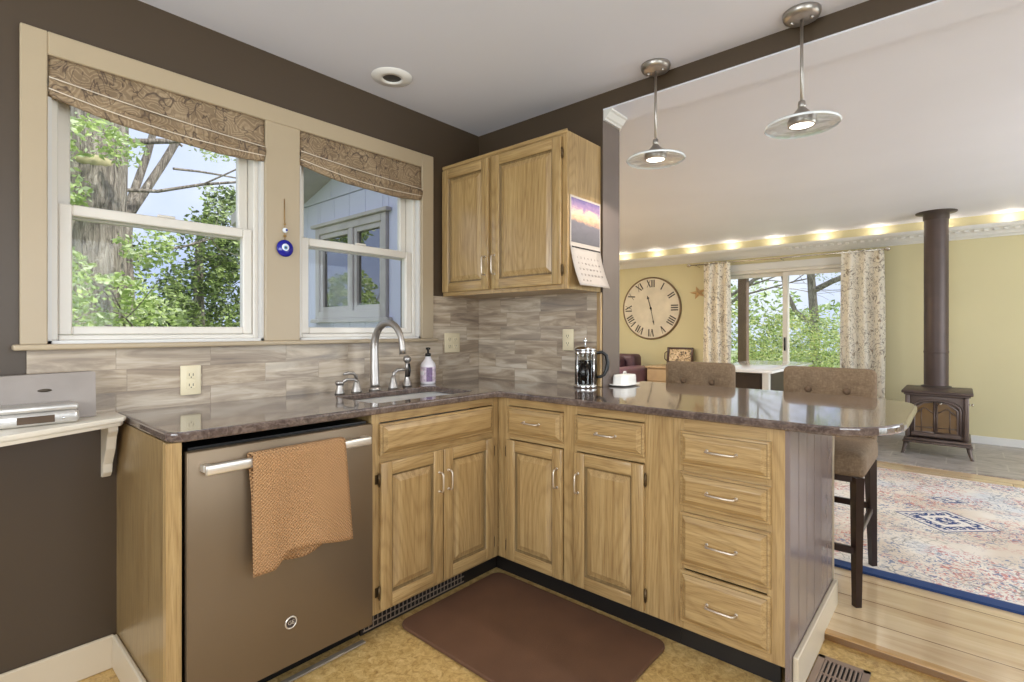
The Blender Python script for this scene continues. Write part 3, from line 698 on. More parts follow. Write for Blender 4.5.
b = MB(); b.lathe([(0, .004), (.03, .004), (.042, .002), (.045, 0)], (.36, -.84, .731), 'chrome', 20); b.build('drain', sk)

# faucet set
fz = .9185
fc = thing('faucet', 'tall arched brushed nickel kitchen faucet behind the sink with two lever handles', 'faucet', (.142, -.861, fz))
b = MB(); P = []; R = []
for i in range(25):
    a = i/24
    if a < .45:
        s_ = a/.45; P.append((.142-.006*math.sin(s_*PI*.5), -.861, fz+.012+s_*.2)); R.append(.023-.004*s_)
    else:
        s_ = (a-.45)/.55; th = math.radians(180-165*s_)
        P.append((.136+.112+.112*math.cos(th), -.861, fz+.212+.118*math.sin(th)*(1 if th > PI/2 else 1))); R.append(.019-.005*s_)
P += [(P[-1][0]+.004, -.861, P[-1][2]-.035), (P[-1][0]+.006, -.861, P[-1][2]-.06)]; R += [.0135, .0145]
b.tube(P, R, 'brushed', 14); b.lathe([(0, 0), (.029, 0), (.029, .006), (.023, .014), (.021, .02)], (.142, -.861, fz), 'brushed', 20); b.build('spout', fc)
for (y, s_) in ((-.965, -1), (-.757, 1)):
    b = MB(); b.lathe([(0, 0), (.026, 0), (.025, .006), (.018, .03), (.013, .05), (.010, .062), (0, .066)], (.145, y, fz), 'brushed', 18)
    b.tube([(.145, y, fz+.05), (.147, y+s_*.004, fz+.078), (.15, y+s_*.022, fz+.092), (.152, y+s_*.05, fz+.094), (.154, y+s_*.072, fz+.09)], [.009, .0085, .008, .0075, .006], 'brushed', 10)
    b.build('lever_handle', fc)
sd = thing('soap_dispenser', 'short brushed nickel built-in soap pump left of the faucet', 'soap dispenser', (.15, -1.055, fz))
b = MB(); b.lathe([(0, 0), (.024, 0), (.022, .008), (.015, .03), (.014, .04)], (.15, -1.055, fz), 'brushed', 18); b.build('base', sd)
b = MB(); b.lathe([(0, .04), (.017, .04), (.02, .052), (.018, .06), (0, .062)], (.15, -1.055, fz), 'brushed', 18)
b.tube([(.155, -1.055, fz+.05), (.17, -1.03, fz+.066), (.19, -1.005, fz+.066), (.2, -.99, fz+.052)], [.008, .007, .006, .005], 'brushed', 10); b.build('pump_spout', sd)
sp = thing('side_sprayer', 'upright brushed nickel side sprayer right of the faucet', 'sprayer', (.125, -.655, fz))
b = MB(); b.lathe([(0, 0), (.025, 0), (.022, .01), (.015, .035), (.013, .05)], (.125, -.655, fz), 'brushed', 18); b.build('base', sp)
b = MB(); b.tube([(.125, -.655, fz+.05), (.127, -.656, fz+.1), (.134, -.66, fz+.135)], [.011, .012, .009], 'brushed', 12)
b.lathe([(0, -.012), (.018, -.012), (.021, 0), (.015, .014), (0, .016)], (.14, -.665, fz+.143), 'brushed', 16, 'x'); b.build('spray_head', sp)
b = MB(); b.tube([(.143, -.655, fz+.12), (.15, -.655, fz+.085), (.143, -.655, fz+.055)], .005, 'black_plastic', 8); b.build('trigger', sp)
# pump soap bottle
so = thing('hand_soap_bottle', 'white soap bottle with a purple-striped label and black pump beside the sink', 'soap bottle', (.092, -.487, fz))
b = MB(); b.lathe([(0, 0), (.038, 0), (.042, .004), (.042, .098), (.038, .112), (.018, .136), (.014, .15), (0, .15)], (.092, -.487, fz), 'soap_body', 24); b.build('bottle', so)
b = MB(); b.lathe([(.0424, .012), (.0428, .014), (.0428, .092), (.0424, .094)], (.092, -.487, fz), 'soap_label', 24)
o = b.build('label_sleeve', so)
b = MB()
def lab(u, v): a = math.radians(-52+44*u); return (.092+.0435*math.cos(a), -.487+.0435*math.sin(a), fz+.014+.076*v)
b.grid(lab, 6, 2, 'soap_purple')
def lab2(u, v): a = math.radians(-120+52*u); return (.092+.0435*math.cos(a), -.487+.0435*math.sin(a), fz+.05+.022*v)
b.grid(lab2, 6, 2, 'soap_body'); b.build('label_print', so)
b = MB(); b.lathe([(0, .15), (.016, .15), (.016, .166), (.006, .168), (.006, .186), (.013, .187), (.013, .197), (0, .199)], (.092, -.487, fz), 'black_plastic', 16)
b.tube([(.092, -.487, fz+.192), (.112, -.507, fz+.192), (.12, -.515, fz+.186)], [.006, .005, .004], 'black_plastic', 8); b.build('pump', so)
# french press
fx, fy = .845, -.072
fp = thing('french_press', 'chrome and glass french press full of dark coffee on the counter near the wall end', 'coffee press', (fx, fy, fz))
b = MB(); b.lathe([(.046, .01), (.046, .165)], (fx, fy, fz), 'glass_press', 28); b.build('beaker', fp, False)
b = MB(); b.lathe([(0, .012), (.0445, .012), (.0445, .118), (0, .118)], (fx, fy, fz), 'coffee', 28); b.build('coffee', fp)
b = MB(); b.lathe([(0, 0), (.05, 0), (.052, .006), (.05, .014), (.046, .016), (0, .009)], (fx, fy, fz), 'chrome', 28)
b.lathe([(.0472, .148), (.05, .148), (.05, .16), (.0472, .16)], (fx, fy, fz), 'chrome', 28)
for a in (-100, -10, 80, 170):
    ca, sa = math.cos(math.radians(a)), math.sin(math.radians(a))
    b.tube([(fx+.0495*ca, fy+.0495*sa, fz+.01), (fx+.0495*ca, fy+.0495*sa, fz+.155)], .0045, 'chrome', 8)
b.build('frame', fp)
b = MB(); b.lathe([(0, .185), (.02, .184), (.04, .178), (.05, .168), (.051, .162), (0, .162)], (fx, fy, fz), 'chrome', 28); b.build('lid', fp)
b = MB(); b.tube([(fx, fy, fz+.18), (fx, fy, fz+.2)], .003, 'chrome', 8); b.lathe([(0, .196), (.008, .198), (.01, .206), (.006, .214), (0, .216)], (fx, fy, fz), 'chrome', 14); b.build('plunger_knob', fp)
b = MB(); hx, hy = math.cos(math.radians(45)), math.sin(math.radians(45))
b.tube([(fx+hx*r, fy+hy*r, fz+z) for r, z in ((.05, .15), (.075, .155), (.094, .14), (.1, .11), (.097, .08), (.085, .055), (.066, .045), (.05, .045))], [.007, .008, .0085, .0085, .0085, .008, .007, .006], 'black_plastic', 10); b.build('handle', fp)
fp.scale = (1.17, 1.17, 1.17)
# butter dish
bx_, by_ = .955, .14
bd = thing('butter_dish', 'covered white ribbed butter dish beside the french press', 'butter dish', (bx_, by_, fz))
def oval(mb, prof, m, sx, sy, n=40, rib=0):
    t = bmesh.new(); rings = []
    for r, z in prof:
        if r < 1e-6: rings.append([t.verts.new((bx_, by_, fz+z))]); continue
        ring = []
        for k in range(n):
            a = 2*PI*k/n; q = 1 + (rib if k % 2 else 0)
            ca, sa = math.cos(a), math.sin(a); e = .6
            ring.append(t.verts.new((bx_+sx*r*q*math.copysign(abs(ca)**e, ca), by_+sy*r*q*math.copysign(abs(sa)**e, sa), fz+z)))
        rings.append(ring)
    for A, B in zip(rings, rings[1:]):
        for k in range(n):
            j = (k+1) % n
            t.faces.new([A[k], A[j], B[0]] if len(B) == 1 else ([A[0], B[k], B[j]] if len(A) == 1 else [A[k], A[j], B[j], B[k]]))
    bmesh.ops.recalc_face_normals(t, faces=t.faces); mb._add(t, m, True)
b = MB(); oval(b, [(0, 0), (.6, 0), (.95, .006), (1, .01), (.9, .009), (0, .006)], 'white_gloss', .058, .1); b.build('plate', bd)
b = MB(); oval(b, [(.88, .0085), (.86, .045), (.8, .058), (.3, .062), (0, .062)], 'white_gloss', .05, .088, rib=-.04); b.tube([(bx_, by_-.012, fz+.062), (bx_, by_-.01, fz+.072), (bx_, by_+.01, fz+.072), (bx_, by_+.012, fz+.062)], .004, 'white_gloss', 8); b.build('cover', bd)

# ================================================================ dishwasher
dw = thing('dishwasher', 'slate grey dishwasher with a bar handle under the left counter', 'dishwasher', (.3, -1.5, 0))
b = MB(); b.box((.03, -1.8, .1), (.575, -1.192, .862), 'black_plastic'); b.box((.5, -1.8, .012), (.52, -1.192, .1), 'black_plastic'); b.build('tub', dw)
b = MB(); b.box((.5755, -1.812, .088), (.612, -1.186, .855), 'slate_steel', .004, 2); b.build('door', dw)
door_o = dw.children[-1] if dw.children else None
b = MB(); b.box((.645, -1.778, .788), (.662, -1.222, .819), 'handle_steel', .006, 3)
for y in (-1.768, -1.232): b.box((.6125, y-.012, .795), (.648, y+.012, .817), 'handle_steel', .003)
o = b.build('handle', dw); o['label'] = 'bright flat steel bar handle'
b = MB(); cx, cy, cz = .6125, -1.505, .232
b.lathe([(.0165, 0), (.0165, .002), (.0195, .0025), (.021, .001), (.021, 0)], (cx, cy, cz), 'handle_steel', 28, 'x')
b.lathe([(0, .0005), (.016, .0006)], (cx, cy, cz), 'iron', 28, 'x')
text_mesh(b, 'GE', .019, 'handle_steel', .0005, Matrix.Translation((cx+.0015, cy, cz)) @ Matrix(((0, 0, 1, 0), (1, 0, 0, 0), (0, 1, 0, 0), (0, 0, 0, 1))))
o = b.build('badge', dw); o['label'] = 'round steel maker badge'
b = MB(); b.box((.548, -1.812, .0015), (.572, -1.19, .009), 'bracket_metal', .002); b.build('floor_bracket', dw)
# towel over the handle
tw = MB()
def sstep(a, b, x): q = max(0, min(1, (x-a)/(b-a))); return q*q*(3-2*q)
def cl(u, v):           # front sheet
    y = -1.652 + u*.312 + .03*v*u
    L = .372 - .045*sstep(.18, .34, u) + .03*sstep(.5, 1, u)
    return (.675 + .007*math.sin(u*9+v*2)*v + .008*v - .012*v*(1-sstep(0, .2, u)), y, .828 - v*L)
tw.grid(cl, 26, 26, 'towel', .004)
def over(u, v):
    y = -1.652 + u*.312; a = PI*v
    return (.6535+.0215*math.cos(a), y, .828+.006*math.sin(a))
tw.grid(over, 26, 6, 'towel', .004)
def bk(u, v):
    y = -1.652 + u*.312*(1-.22*v); z = .828 - v*(.372 - .010*math.sin(u*7) - .015*u)
    x = .632 + .010*math.sin(u*8+1)*v + (.026*min(1, v*3)*(1-u)**2 + .012*v)
    return (x, y, z)
tw.grid(bk, 26, 26, 'towel', .004)
o = tw.build('dish_towel'); tag(o, 'orange-tan waffle knit towel draped over the dishwasher handle', 'towel')

# ================================================================ floor mat, registers
def rrect(x0, y0, x1, y1, r): return arcpts(x0+r, y0+r, r, 180, 270, 5)+arcpts(x1-r, y0+r, r, 270, 360, 5)+arcpts(x1-r, y1-r, r, 0, 90, 5)+arcpts(x0+r, y1-r, r, 90, 180, 5)
mt = plate([rrect(.565, -1.04, 1.462, -.435, .05)], .001, .017, .006, 'mat_brown', 'floor_mat'); tag(mt, 'dark brown cushioned anti-fatigue mat on the cork floor before the sink corner', 'mat')
vr = thing('floor_register', 'brown slatted metal floor vent at the foot of the peninsula', 'vent', (1.98, -.22, 0))
b = MB(); X0, X1, Y0, Y1 = 1.905, 2.065, -.44, -.115
for a, c in (((X0, Y0), (X1, Y0+.02)), ((X0, Y1-.02), (X1, Y1)), ((X0, Y0), (X0+.022, Y1)), ((X1-.022, Y0), (X1, Y1))): b.box((a[0], a[1], .001), (c[0], c[1], .006), 'vent_brown', .001)
b.build('frame', vr)
b = MB()
for (ra, rb) in ((Y0+.024, Y0+.115), (Y0+.123, Y0+.205), (Y0+.213, Y1-.024)):
    b.box((X0+.022, rb, .001), (X1-.022, rb+.008, .0055), 'vent_brown')
    for i in range(9):
        x = X0+.024+i*.0132
        b.box((x, ra, .001), (x+.0065, rb, .0065), 'vent_brown', .001)
b.build('louvres', vr)
b = MB(); b.box((X0+.005, Y0+.005, .0004), (X1-.005, Y1-.005, .0012), 'toe_black'); b.build('duct_opening', vr)

# ================================================================ outlets
def outlet(xf, u, v, gang, label, kind):
    t = thing('electrical_outlet' if kind == 'o' else 'switch_plate', label, 'outlet', tuple(xf @ Vector((u, v, 0))))
    w = .036 if gang == 1 else .06
    b = MB(xf); b.box((u-w, v-.058, 0), (u+w, v+.058, .006), 'ivory', .003, 2); b.build('cover_plate', t)
    for k in range(gang):
        uu = u + (k-(gang-1)/2)*.048
        for s_ in (-1, 1):
            b = MB(xf); b.box((uu-.016, v+s_*.02-.014, .0062), (uu+.016, v+s_*.02+.014, .0085), 'ivory', .002)
            b.box((uu-.008, v+s_*.02-.003, .0086), (uu-.0055, v+s_*.02+.007, .009), 'slot'); b.box((uu+.0055, v+s_*.02-.003, .0086), (uu+.008, v+s_*.02+.007, .009), 'slot')
            b.box((uu-.002, v+s_*.02-.010, .0086), (uu+.002, v+s_*.02-.006, .009), 'slot'); b.build('socket', t)
WL = Matrix(((0, 0, 1, .0105), (1, 0, 0, 0), (0, 1, 0, 0), (0, 0, 0, 1))); WB = Matrix(((1, 0, 0, 0), (0, 0, -1, -.0105), (0, 1, 0, 0), (0, 0, 0, 1)))
outlet(WL, -1.622, 1.015, 1, 'cream outlet on the tile under the left window', 'o')
outlet(WL, -.238, 1.137, 2, 'wide two-gang cream outlet plate on the tile right of the window', 'o')
outlet(WB, .697, 1.16, 1, 'cream outlet on the back tile under the wall cabinet', 'o')

# ================================================================ roman shades, eye charm, calendar
def shade(y0, y1, bot, label):
    r = thing('roman_shade', label, 'window shade', (0.02, (y0+y1)/2, 2.13))
    def B(u):                                  # bottom of flat field
        return bot[0]*(1-u)**2 + 2*bot[1]*u*(1-u) + bot[2]*u*u
    b = MB()
    def f1(u, v): z = 2.132-(2.132-(B(u)+.018))*v; return (.010+.006*v+.002*math.sin(u*12)*v, y0+(y1-y0)*u, z)
    b.grid(f1, 40, 8, 'paisley', .002)
    for k, (dz, dx) in enumerate(((.0, .0), (.014, -.006), (.028, -.010))):
        def f2(u, v, dz=dz, dx=dx, k=k):
            sg = math.sin(u*PI)*(.010*k)
            z0_ = B(u)+.020-dz-sg+.003*math.sin(u*11+k); a = v*PI
            return (.016+dx+.012*math.sin(a), y0+(y1-y0)*u+.003*math.sin(k*3), z0_-.017*(1-math.cos(a)))
        b.grid(f2, 40, 8, 'paisley', .0015)
    b.build('fabric', r)
    b = MB()
    for dz, x in ((0.018, .0285), (-.018, .0225)):
        b.tube([(x-.009*0, y0+(y1-y0)*i/30, B(i/30)+dz-.016*(dz < 0)*math.sin(i/30*PI)) for i in range(31)], .0018, 'fabric_band', 6)
    b.build('piping', r)
    b = MB(); b.box((-.02, y0, 2.108), (.008, y1, 2.129), 'vinyl_white'); b.build('headrail', r)
shade(YA+.002, YB-.002, (2.035, 2.0, 1.99), 'paisley roman shade on the left window above the tree view')
shade(YC+.002, YD-.002, (2.015, 1.99, 1.985), 'paisley roman shade on the right window above the faucet')
ec = thing('evil_eye_charm', 'blue glass evil eye charm hanging on the post between the windows', 'charm', (.03, -1.254, 1.58))
b = MB(); b.lathe([(0, -.004), (.034, -.003), (.038, .001), (.034, .005), (0, .007)], (.03, -1.254, 1.578), 'eye_blue', 32, 'x'); b.build('glass_disc', ec)
b = MB(); b.lathe([(.0, .0072), (.0155, .0066), (.0165, .0058)], (.03, -1.254, 1.582), 'eye_white', 24, 'x'); b.lathe([(0, .0085), (.009, .0078)], (.03, -1.254, 1.58), 'eye_pale', 20, 'x'); b.lathe([(0, .0095), (.005, .0088)], (.03, -1.254, 1.58), 'ink_dark', 16, 'x'); b.build('eye', ec)
b = MB(); b.tube([(.03, -1.254, 1.616), (.029, -1.254, 1.66), (.026, -1.254, 1.74), (.023, -1.254, 1.80)], .0018, 'gold', 6); b.lathe([(0, -.011), (.006, -.008), (.006, .0), (0, .004)], (.03, -1.254, 1.637), 'gold', 10); b.lathe([(0, 0), (.006, .005), (0, .012)], (.03, -1.254, 1.68), 'gold', 10); b.build('cord', ec)
b = MB(); b.lathe([(0, -.012), (.008, -.009), (.012, 0), (.008, .009), (0, .012)], (.031, -1.254, 1.658), 'eye_white', 14); b.lathe([(0, .0125), (.005, .0115)], (.031, -1.252, 1.658), 'eye_blue', 12, 'x'); b.build('bead', ec)
# calendar on the cabinet side
cal = thing('wall_calendar', 'open wall calendar with a sunset photo hung on the side of the wall cabinet', 'calendar', (.9, -.13, 1.65))
ya, yb = -.282, -.012
b = MB(); b.box((.8945, ya, 1.615), (.898, yb, 1.862), 'paper'); b.build('back_sheets', cal)
b = MB(); b.box((.8982, ya+.008, 1.638), (.8988, yb-.008, 1.852), 'sunset'); o = b.build('sunset_photo', cal)
b = MB()
def pg(u, v): return (.899+.05*v**1.6, ya+(yb-ya)*u+.01*v, 1.622-.195*v)
b.grid(pg, 4, 12, 'paper', .002); b.build('month_page', cal)
b = MB()
def onpage(u, v, off=.0012): p = pg(u, v); return (p[0]+off+.0008, p[1], p[2])
for i in range(20): 
    u = .05+.9*i/19; b.box((.8995, ya+(yb-ya)*u-.0035, 1.611), (.9045, ya+(yb-ya)*u+.0035, 1.617), 'ink_dark')
b.build('spiral_binding', cal); b = MB()
day = 0
for r in range(5):
    for cidx in range(7):
        day += 1
        if day > 31: break
        u = .1+.8*(cidx+.5)/7; v = .22+.72*(r+.5)/5; p = onpage(u, v)
        tilt = math.atan2(.05*1.6*v**.6, .195)
        text_mesh(b, str(day), .014, 'ink', .0002, Matrix.Translation(p) @ Matrix.Rotation(-tilt, 4, 'Y') @ Matrix(((0, 0, 1, 0), (1, 0, 0, 0), (0, 1, 0, 0), (0, 0, 0, 1))))
b.build('date_grid', cal)

# ================================================================ left shelf with speaker dock
sh = thing('wall_shelf', 'white painted shelf on the left wall carrying the speaker dock', 'shelf', (.1, -2.1, .9))
b = MB(); pts = [(.0115, -1.872), (.172, -1.872), (.5, -2.55), (.0115, -2.55)]
b.prism([(.0115, -1.8615), (.16, -1.8615), (.182, -1.872), (.5, -2.55), (.0115, -2.55)], .905, .92, 'shelf_white', bev=.003)
b.prism([(.0115, -1.868), (.152, -1.868), (.172, -1.878), (.488, -2.55), (.0115, -2.55)], .89, .9048, 'shelf_white', bev=.003); b.build('board', sh)
b = MB(); b.prism([(.001, .889), (.118, .889), (.12, .865), (.1, .845), (.085, .8), (.04, .74), (.035, .71), (.012, .69), (.001, .69)], -1.902, -1.875, 'shelf_white', 'xz', bev=.002); b.build('bracket', sh)
sd = thing('speaker_dock', 'silver grey speaker dock with a small display on the white shelf', 'speaker', (.12, -2.1, .92))
b = MB(); b.grid(lambda u, v: (0, 0, 0), 1, 1, 'dock_grey') if False else None
t = bmesh.new(); prof = arcpts(-1.965+.012, 1.075-.012-0, .012, 0, 90, 4)
poly = [(-1.931, .9215)]+[(-1.936+.006*math.cos(a), 1.066+.006*math.sin(a)) for a in (0, .8, 1.57)]+[(-2.42, 1.066), (-2.42, .9215)]
A = [t.verts.new((.095-(p[1]-.92)*.12, p[0], p[1])) for p in poly]; Bv = [t.verts.new((.055-(p[1]-.92)*.12, p[0], p[1])) for p in poly]
t.faces.new(A); t.faces.new(Bv[::-1])
for i in range(len(A)): t.faces.new([A[i], A[(i+1) % len(A)], Bv[(i+1) % len(A)], Bv[i]])
bmesh.ops.recalc_face_normals(t, faces=t.faces); b._add(t, 'dock_grey'); b.build('speaker_panel', sd)
b = MB(); b.box((.096, -2.36, .9215), (.2, -1.99, .962), 'dock_silver', .012, 3); b.build('base', sd)
b = MB(); b.box((.096, -2.355, .9625), (.195, -1.992, .981), 'dock_silver', .006, 3); b.build('dock_top', sd)
b = MB(); b.box((.1995, -2.135, .93), (.2015, -2.05, .952), 'display', .001); b.build('display', sd)
b = MB(); b.xf = Matrix.Translation((0, 0, 1.018)) @ Matrix.Scale(.3, 4, (0, 0, 1)) @ Matrix.Translation((0, 0, -1.018)); b.lathe([(0, .002), (.016, .0018), (.018, -.002)], (.0845, -2.06, 1.018), 'slot', 20, 'x', True)
o = b.build('logo_badge', sd); o.scale = (1, 1, 1)
b = MB(); b.lathe([(0, .002), (.004, .0)], (.2, -2.03, .94), 'chrome', 12, 'x'); b.build('button', sd)

# ================================================================ ceiling light + pendants
rl = thing('recessed_ceiling_light', 'white recessed can light in the kitchen ceiling above the right window', 'light', (.226, -.822, CZ))
b = MB(); b.lathe([(.098, -.001), (.096, -.005), (.06, -.009), (.046, -.012), (.044, -.002)], (.226, -.822, CZ), 'pad_white', 32); b.build('trim_ring', rl)
b = MB(); b.lathe([(.044, -.004), (.03, -.002), (0, -.0015)], (.226, -.822, CZ), 'can_dark', 24); b.build('baffle', rl)
px0, py0 = 1.237, -.082
pl = thing('pendant_light', 'nickel pendant with a clear glass disc, nearer the wall cabinet', 'pendant light', (px0, py0, CZ), 'pendant lights by the header')
b = MB(); b.lathe([(0, 0), (.066, 0), (.067, -.008), (.062, -.022), (.05, -.028), (0, -.030)], (px0, py0, CZ), 'brushed', 32)
for a in (0, PI): b.lathe([(0, -.036), (.006, -.034), (.006, -.028)], (px0+.035*math.cos(a), py0+.035*math.sin(a), CZ), 'brushed', 10)
b.build('canopy', pl)
b = MB(); b.tube([(px0, py0, CZ-.03), (px0, py0, 2.085)], .0058, 'brushed', 12); b.lathe([(.006, .03), (.012, .026), (.014, .012), (.013, 0), (.006, -.002)], (px0, py0, 2.07), 'brushed', 16); b.build('rod', pl)
b = MB(); b.lathe([(.013, 2.072), (.02, 2.062), (.036, 2.045), (.047, 2.028), (.05, 2.018), (.048, 2.002), (.043, 2.0), (.043, 2.01), (0, 2.014)], (px0, py0, 0), 'brushed', 28); b.build('socket_cap', pl)
b = MB(); b.lathe([(.05, 2.016), (.128, 2.008), (.131, 2.003), (.128, 1.998), (.05, 2.006)], (px0, py0, 0), 'glass_disc', 48); o = b.build('glass_disc', pl); o['label'] = 'clear glass disc shade'
b = MB(); b.lathe([(.128, 1.998), (.1325, 2.003), (.128, 2.008), (.1295, 2.003), (.128, 1.998)], (px0, py0, 0), 'eye_white', 48); b.build('disc_rim', pl)
b = MB(); b.lathe([(.042, 2.004), (.03, 2.0005), (0, 1.999)], (px0, py0, 0), 'lamp_glow', 24); b.build('lamp', pl)
p2_ = copy_tree(pl); p2_.location.x = 1.84; p2_['label'] = 'nickel pendant with a clear glass disc, over the drawer end of the peninsula'
for x in (px0, 1.84): light('SPOT', 'pendant_beam', (x, py0, 1.985), 9, (1, .93, .82), size=.03).data.spot_size = 2.6

for (x, y) in ((-1.9, 2.6), (-1.5, 1.2)):  # lamps added out of view to brighten the clock side
    t = thing('recessed_downlight', 'recessed downlight in the living room ceiling over the sofa side', 'light', (x, y, LZ), 'living room downlights')
    b = MB(); b.lathe([(.085, -.001), (.083, -.006), (.06, -.009), (.058, -.001)], (x, y, LZ), 'pad_white', 28); b.build('trim_ring', t)
    b = MB(); b.lathe([(.058, -.003), (0, -.002)], (x, y, LZ), 'lamp_glow', 24); b.build('lens', t)
    light('AREA', 'downlight', (x, y, LZ-.012), 34, (1, .95, .88), size=.11)
# ================================================================ bar stools
SX, SY = 1.785, .53
st = thing('bar_stool', 'tweed button-back bar stool at the rounded end of the peninsula', 'bar stool', (SX, SY, FZ), 'bar stools behind the peninsula')
def leg(x, y, x2, y2, top=.58):
    b = MB(); b.tube([(x2, y2, FZ+(.013 if y2 > .7 else 0)), (x, y, top)], [.0185, .027], 'dark_wood', 4, True); 
    o = b.build('leg', st)
    for p in o.data.polygons: p.use_smooth = False
x0, x1, y0, y1 = SX-.175, SX+.182, SY-.205, SY+.215
leg(x0, y0, x0, y0-.012); leg(x1, y0, x1, y0-.012); leg(x0, y1, x0-.005, y1+.05); leg(x1, y1, x1+.005, y1+.05)
b = MB()
b.box((x0, y0-.018, .25), (x1, y0+.002, .28), 'dark_wood', .003); b.box((x0, y1+.01, .33), (x1, y1+.03, .36), 'dark_wood', .003)
b.box((x0-.01, y0, .31), (x0+.01, y1+.03, .335), 'dark_wood', .003); b.box((x1-.01, y0, .31), (x1+.01, y1+.03, .335), 'dark_wood', .003)
b.box((x0-.01, y0-.01, .555), (x1+.01, y1+.01, .585), 'dark_wood', .003)
b.build('stretcher', st)
def cushion(xa, xb, ya, yb, za, zb, name, puff, buttons=False):
    t = bmesh.new(); bmesh.ops.create_cube(t, size=2); bmesh.ops.subdivide_edges(t, edges=t.edges, cuts=19, use_grid_fill=True)
    hx_, hy_, hz_ = (xb-xa)/2, (yb-ya)/2, (zb-za)/2; r = min(.034, hy_*.9, hz_*.9)
    warp = lambda c, h: c*h if abs(c) < .7 else math.copysign(.7*h*1 + (abs(c)-.7)/.3*(.3*h), c)
    for v in t.verts:
        c = v.co.copy(); q = Vector((warp(c.x, hx_), warp(c.y, hy_), warp(c.z, hz_)))
        inn = Vector((max(-(hx_-r), min(hx_-r, q.x)), max(-(hy_-r), min(hy_-r, q.y)), max(-(hz_-r), min(hz_-r, q.z))))
        d = q-inn; p = inn + (d.normalized()*r if d.length > 1e-7 else d)
        X, Z = p.x, p.z; v.co = p + Vector(((xa+xb)/2, (ya+yb)/2, (za+zb)/2))
        if puff == 'z' and c.z > .6: v.co.z += .02*math.cos(X/hx_*PI/2)*math.cos(p.y/hy_*PI/2)
        if puff == 'y' and c.y < -.6:
            v.co.y -= .012*math.cos(X/hx_*PI/2)*math.cos(Z/hz_*PI/2)
            if buttons:
                for bxx in (-.085, .085):
                    for bz in (.075, -.09):
                        dd = math.hypot(X-bxx, Z-bz); v.co.y += .02*math.exp(-(dd/.026)**2)
    b = MB(); b._add(t, 'tweed', True); return b.build(name, st)
cushion(SX-.21, SX+.215, SY-.23, SY+.235, .575, .685, 'seat', 'z')
cushion(SX-.208, SX+.208, SY+.20, SY+.27, .64, 1.02, 'backrest', 'y', True)
for bx2 in (-.085, .085):
    for bz in (.075, -.09): b = MB(); b.lathe([(0, -.008), (.013, -.007), (.017, 0), (.013, .004)], (SX+bx2, SY+.2, .83+bz), 'button_tweed', 14, 'y'); b.build('back_button', st)
s2 = copy_tree(st); s2.location.x = 1.785-.672; s2['label'] = 'tweed button-back bar stool behind the counter, nearer the clock'

# ================================================================ living room
def rugb():
    b = MB(); b.box((.25, .685, FZ+.0005), (4.1, 3.04, FZ+.012), 'rug'); o = b.build('area_rug'); tag(o, 'cream patterned area rug with blue diamonds and navy border on the plank floor', 'rug')
rugb()
# wood stove
wx, wy = 2.115, 3.95
ws = thing('wood_stove', 'dark cast iron stove with arched glass doors on the slate hearth', 'stove', (2.12, 4.15, FZ))
hz = FZ+.008
b = MB(); b.box((1.905, 3.9, .2), (2.345, 4.42, .60), 'stove_brown', .012, 2)
b.box((1.885, 3.865, .168), (2.37, 4.45, .192), 'stove_brown', .006, 2); b.box((1.875, 3.84, .15), (2.38, 3.98, .168), 'stove_brown', .006, 2)
b.box((1.895, 3.88, .2), (1.93, 3.93, .6), 'stove_brown', .008, 2); b.box((2.32, 3.88, .2), (2.355, 3.93, .6), 'stove_brown', .008, 2)
b.build('firebox', ws)
b = MB(); b.box((1.868, 3.84, .615), (2.385, 4.47, .64), 'pipe', .008, 2); b.box((1.885, 3.86, .598), (2.367, 4.45, .615), 'stove_brown', .004); b.build('top_plate', ws)
for s_, xx in ((-1, 1.9), (1, 2.352)):
    for yy, fy_ in ((3.9, -.03), (4.4, .03)):
        b = MB(); b.tube([(xx, yy, .155), (xx+s_*.006, yy+fy_*.3, .11), (xx+s_*.018, yy+fy_*.9, .06), (xx+s_*.024, yy+fy_*1.2, hz+.004)], [.024, .02, .014, .011], 'stove_brown', 6)
        b.lathe([(0, 0), (.016, 0), (.012, .008)], (xx+s_*.024, yy+fy_*1.2, hz), 'stove_brown', 10); b.build('leg', ws)
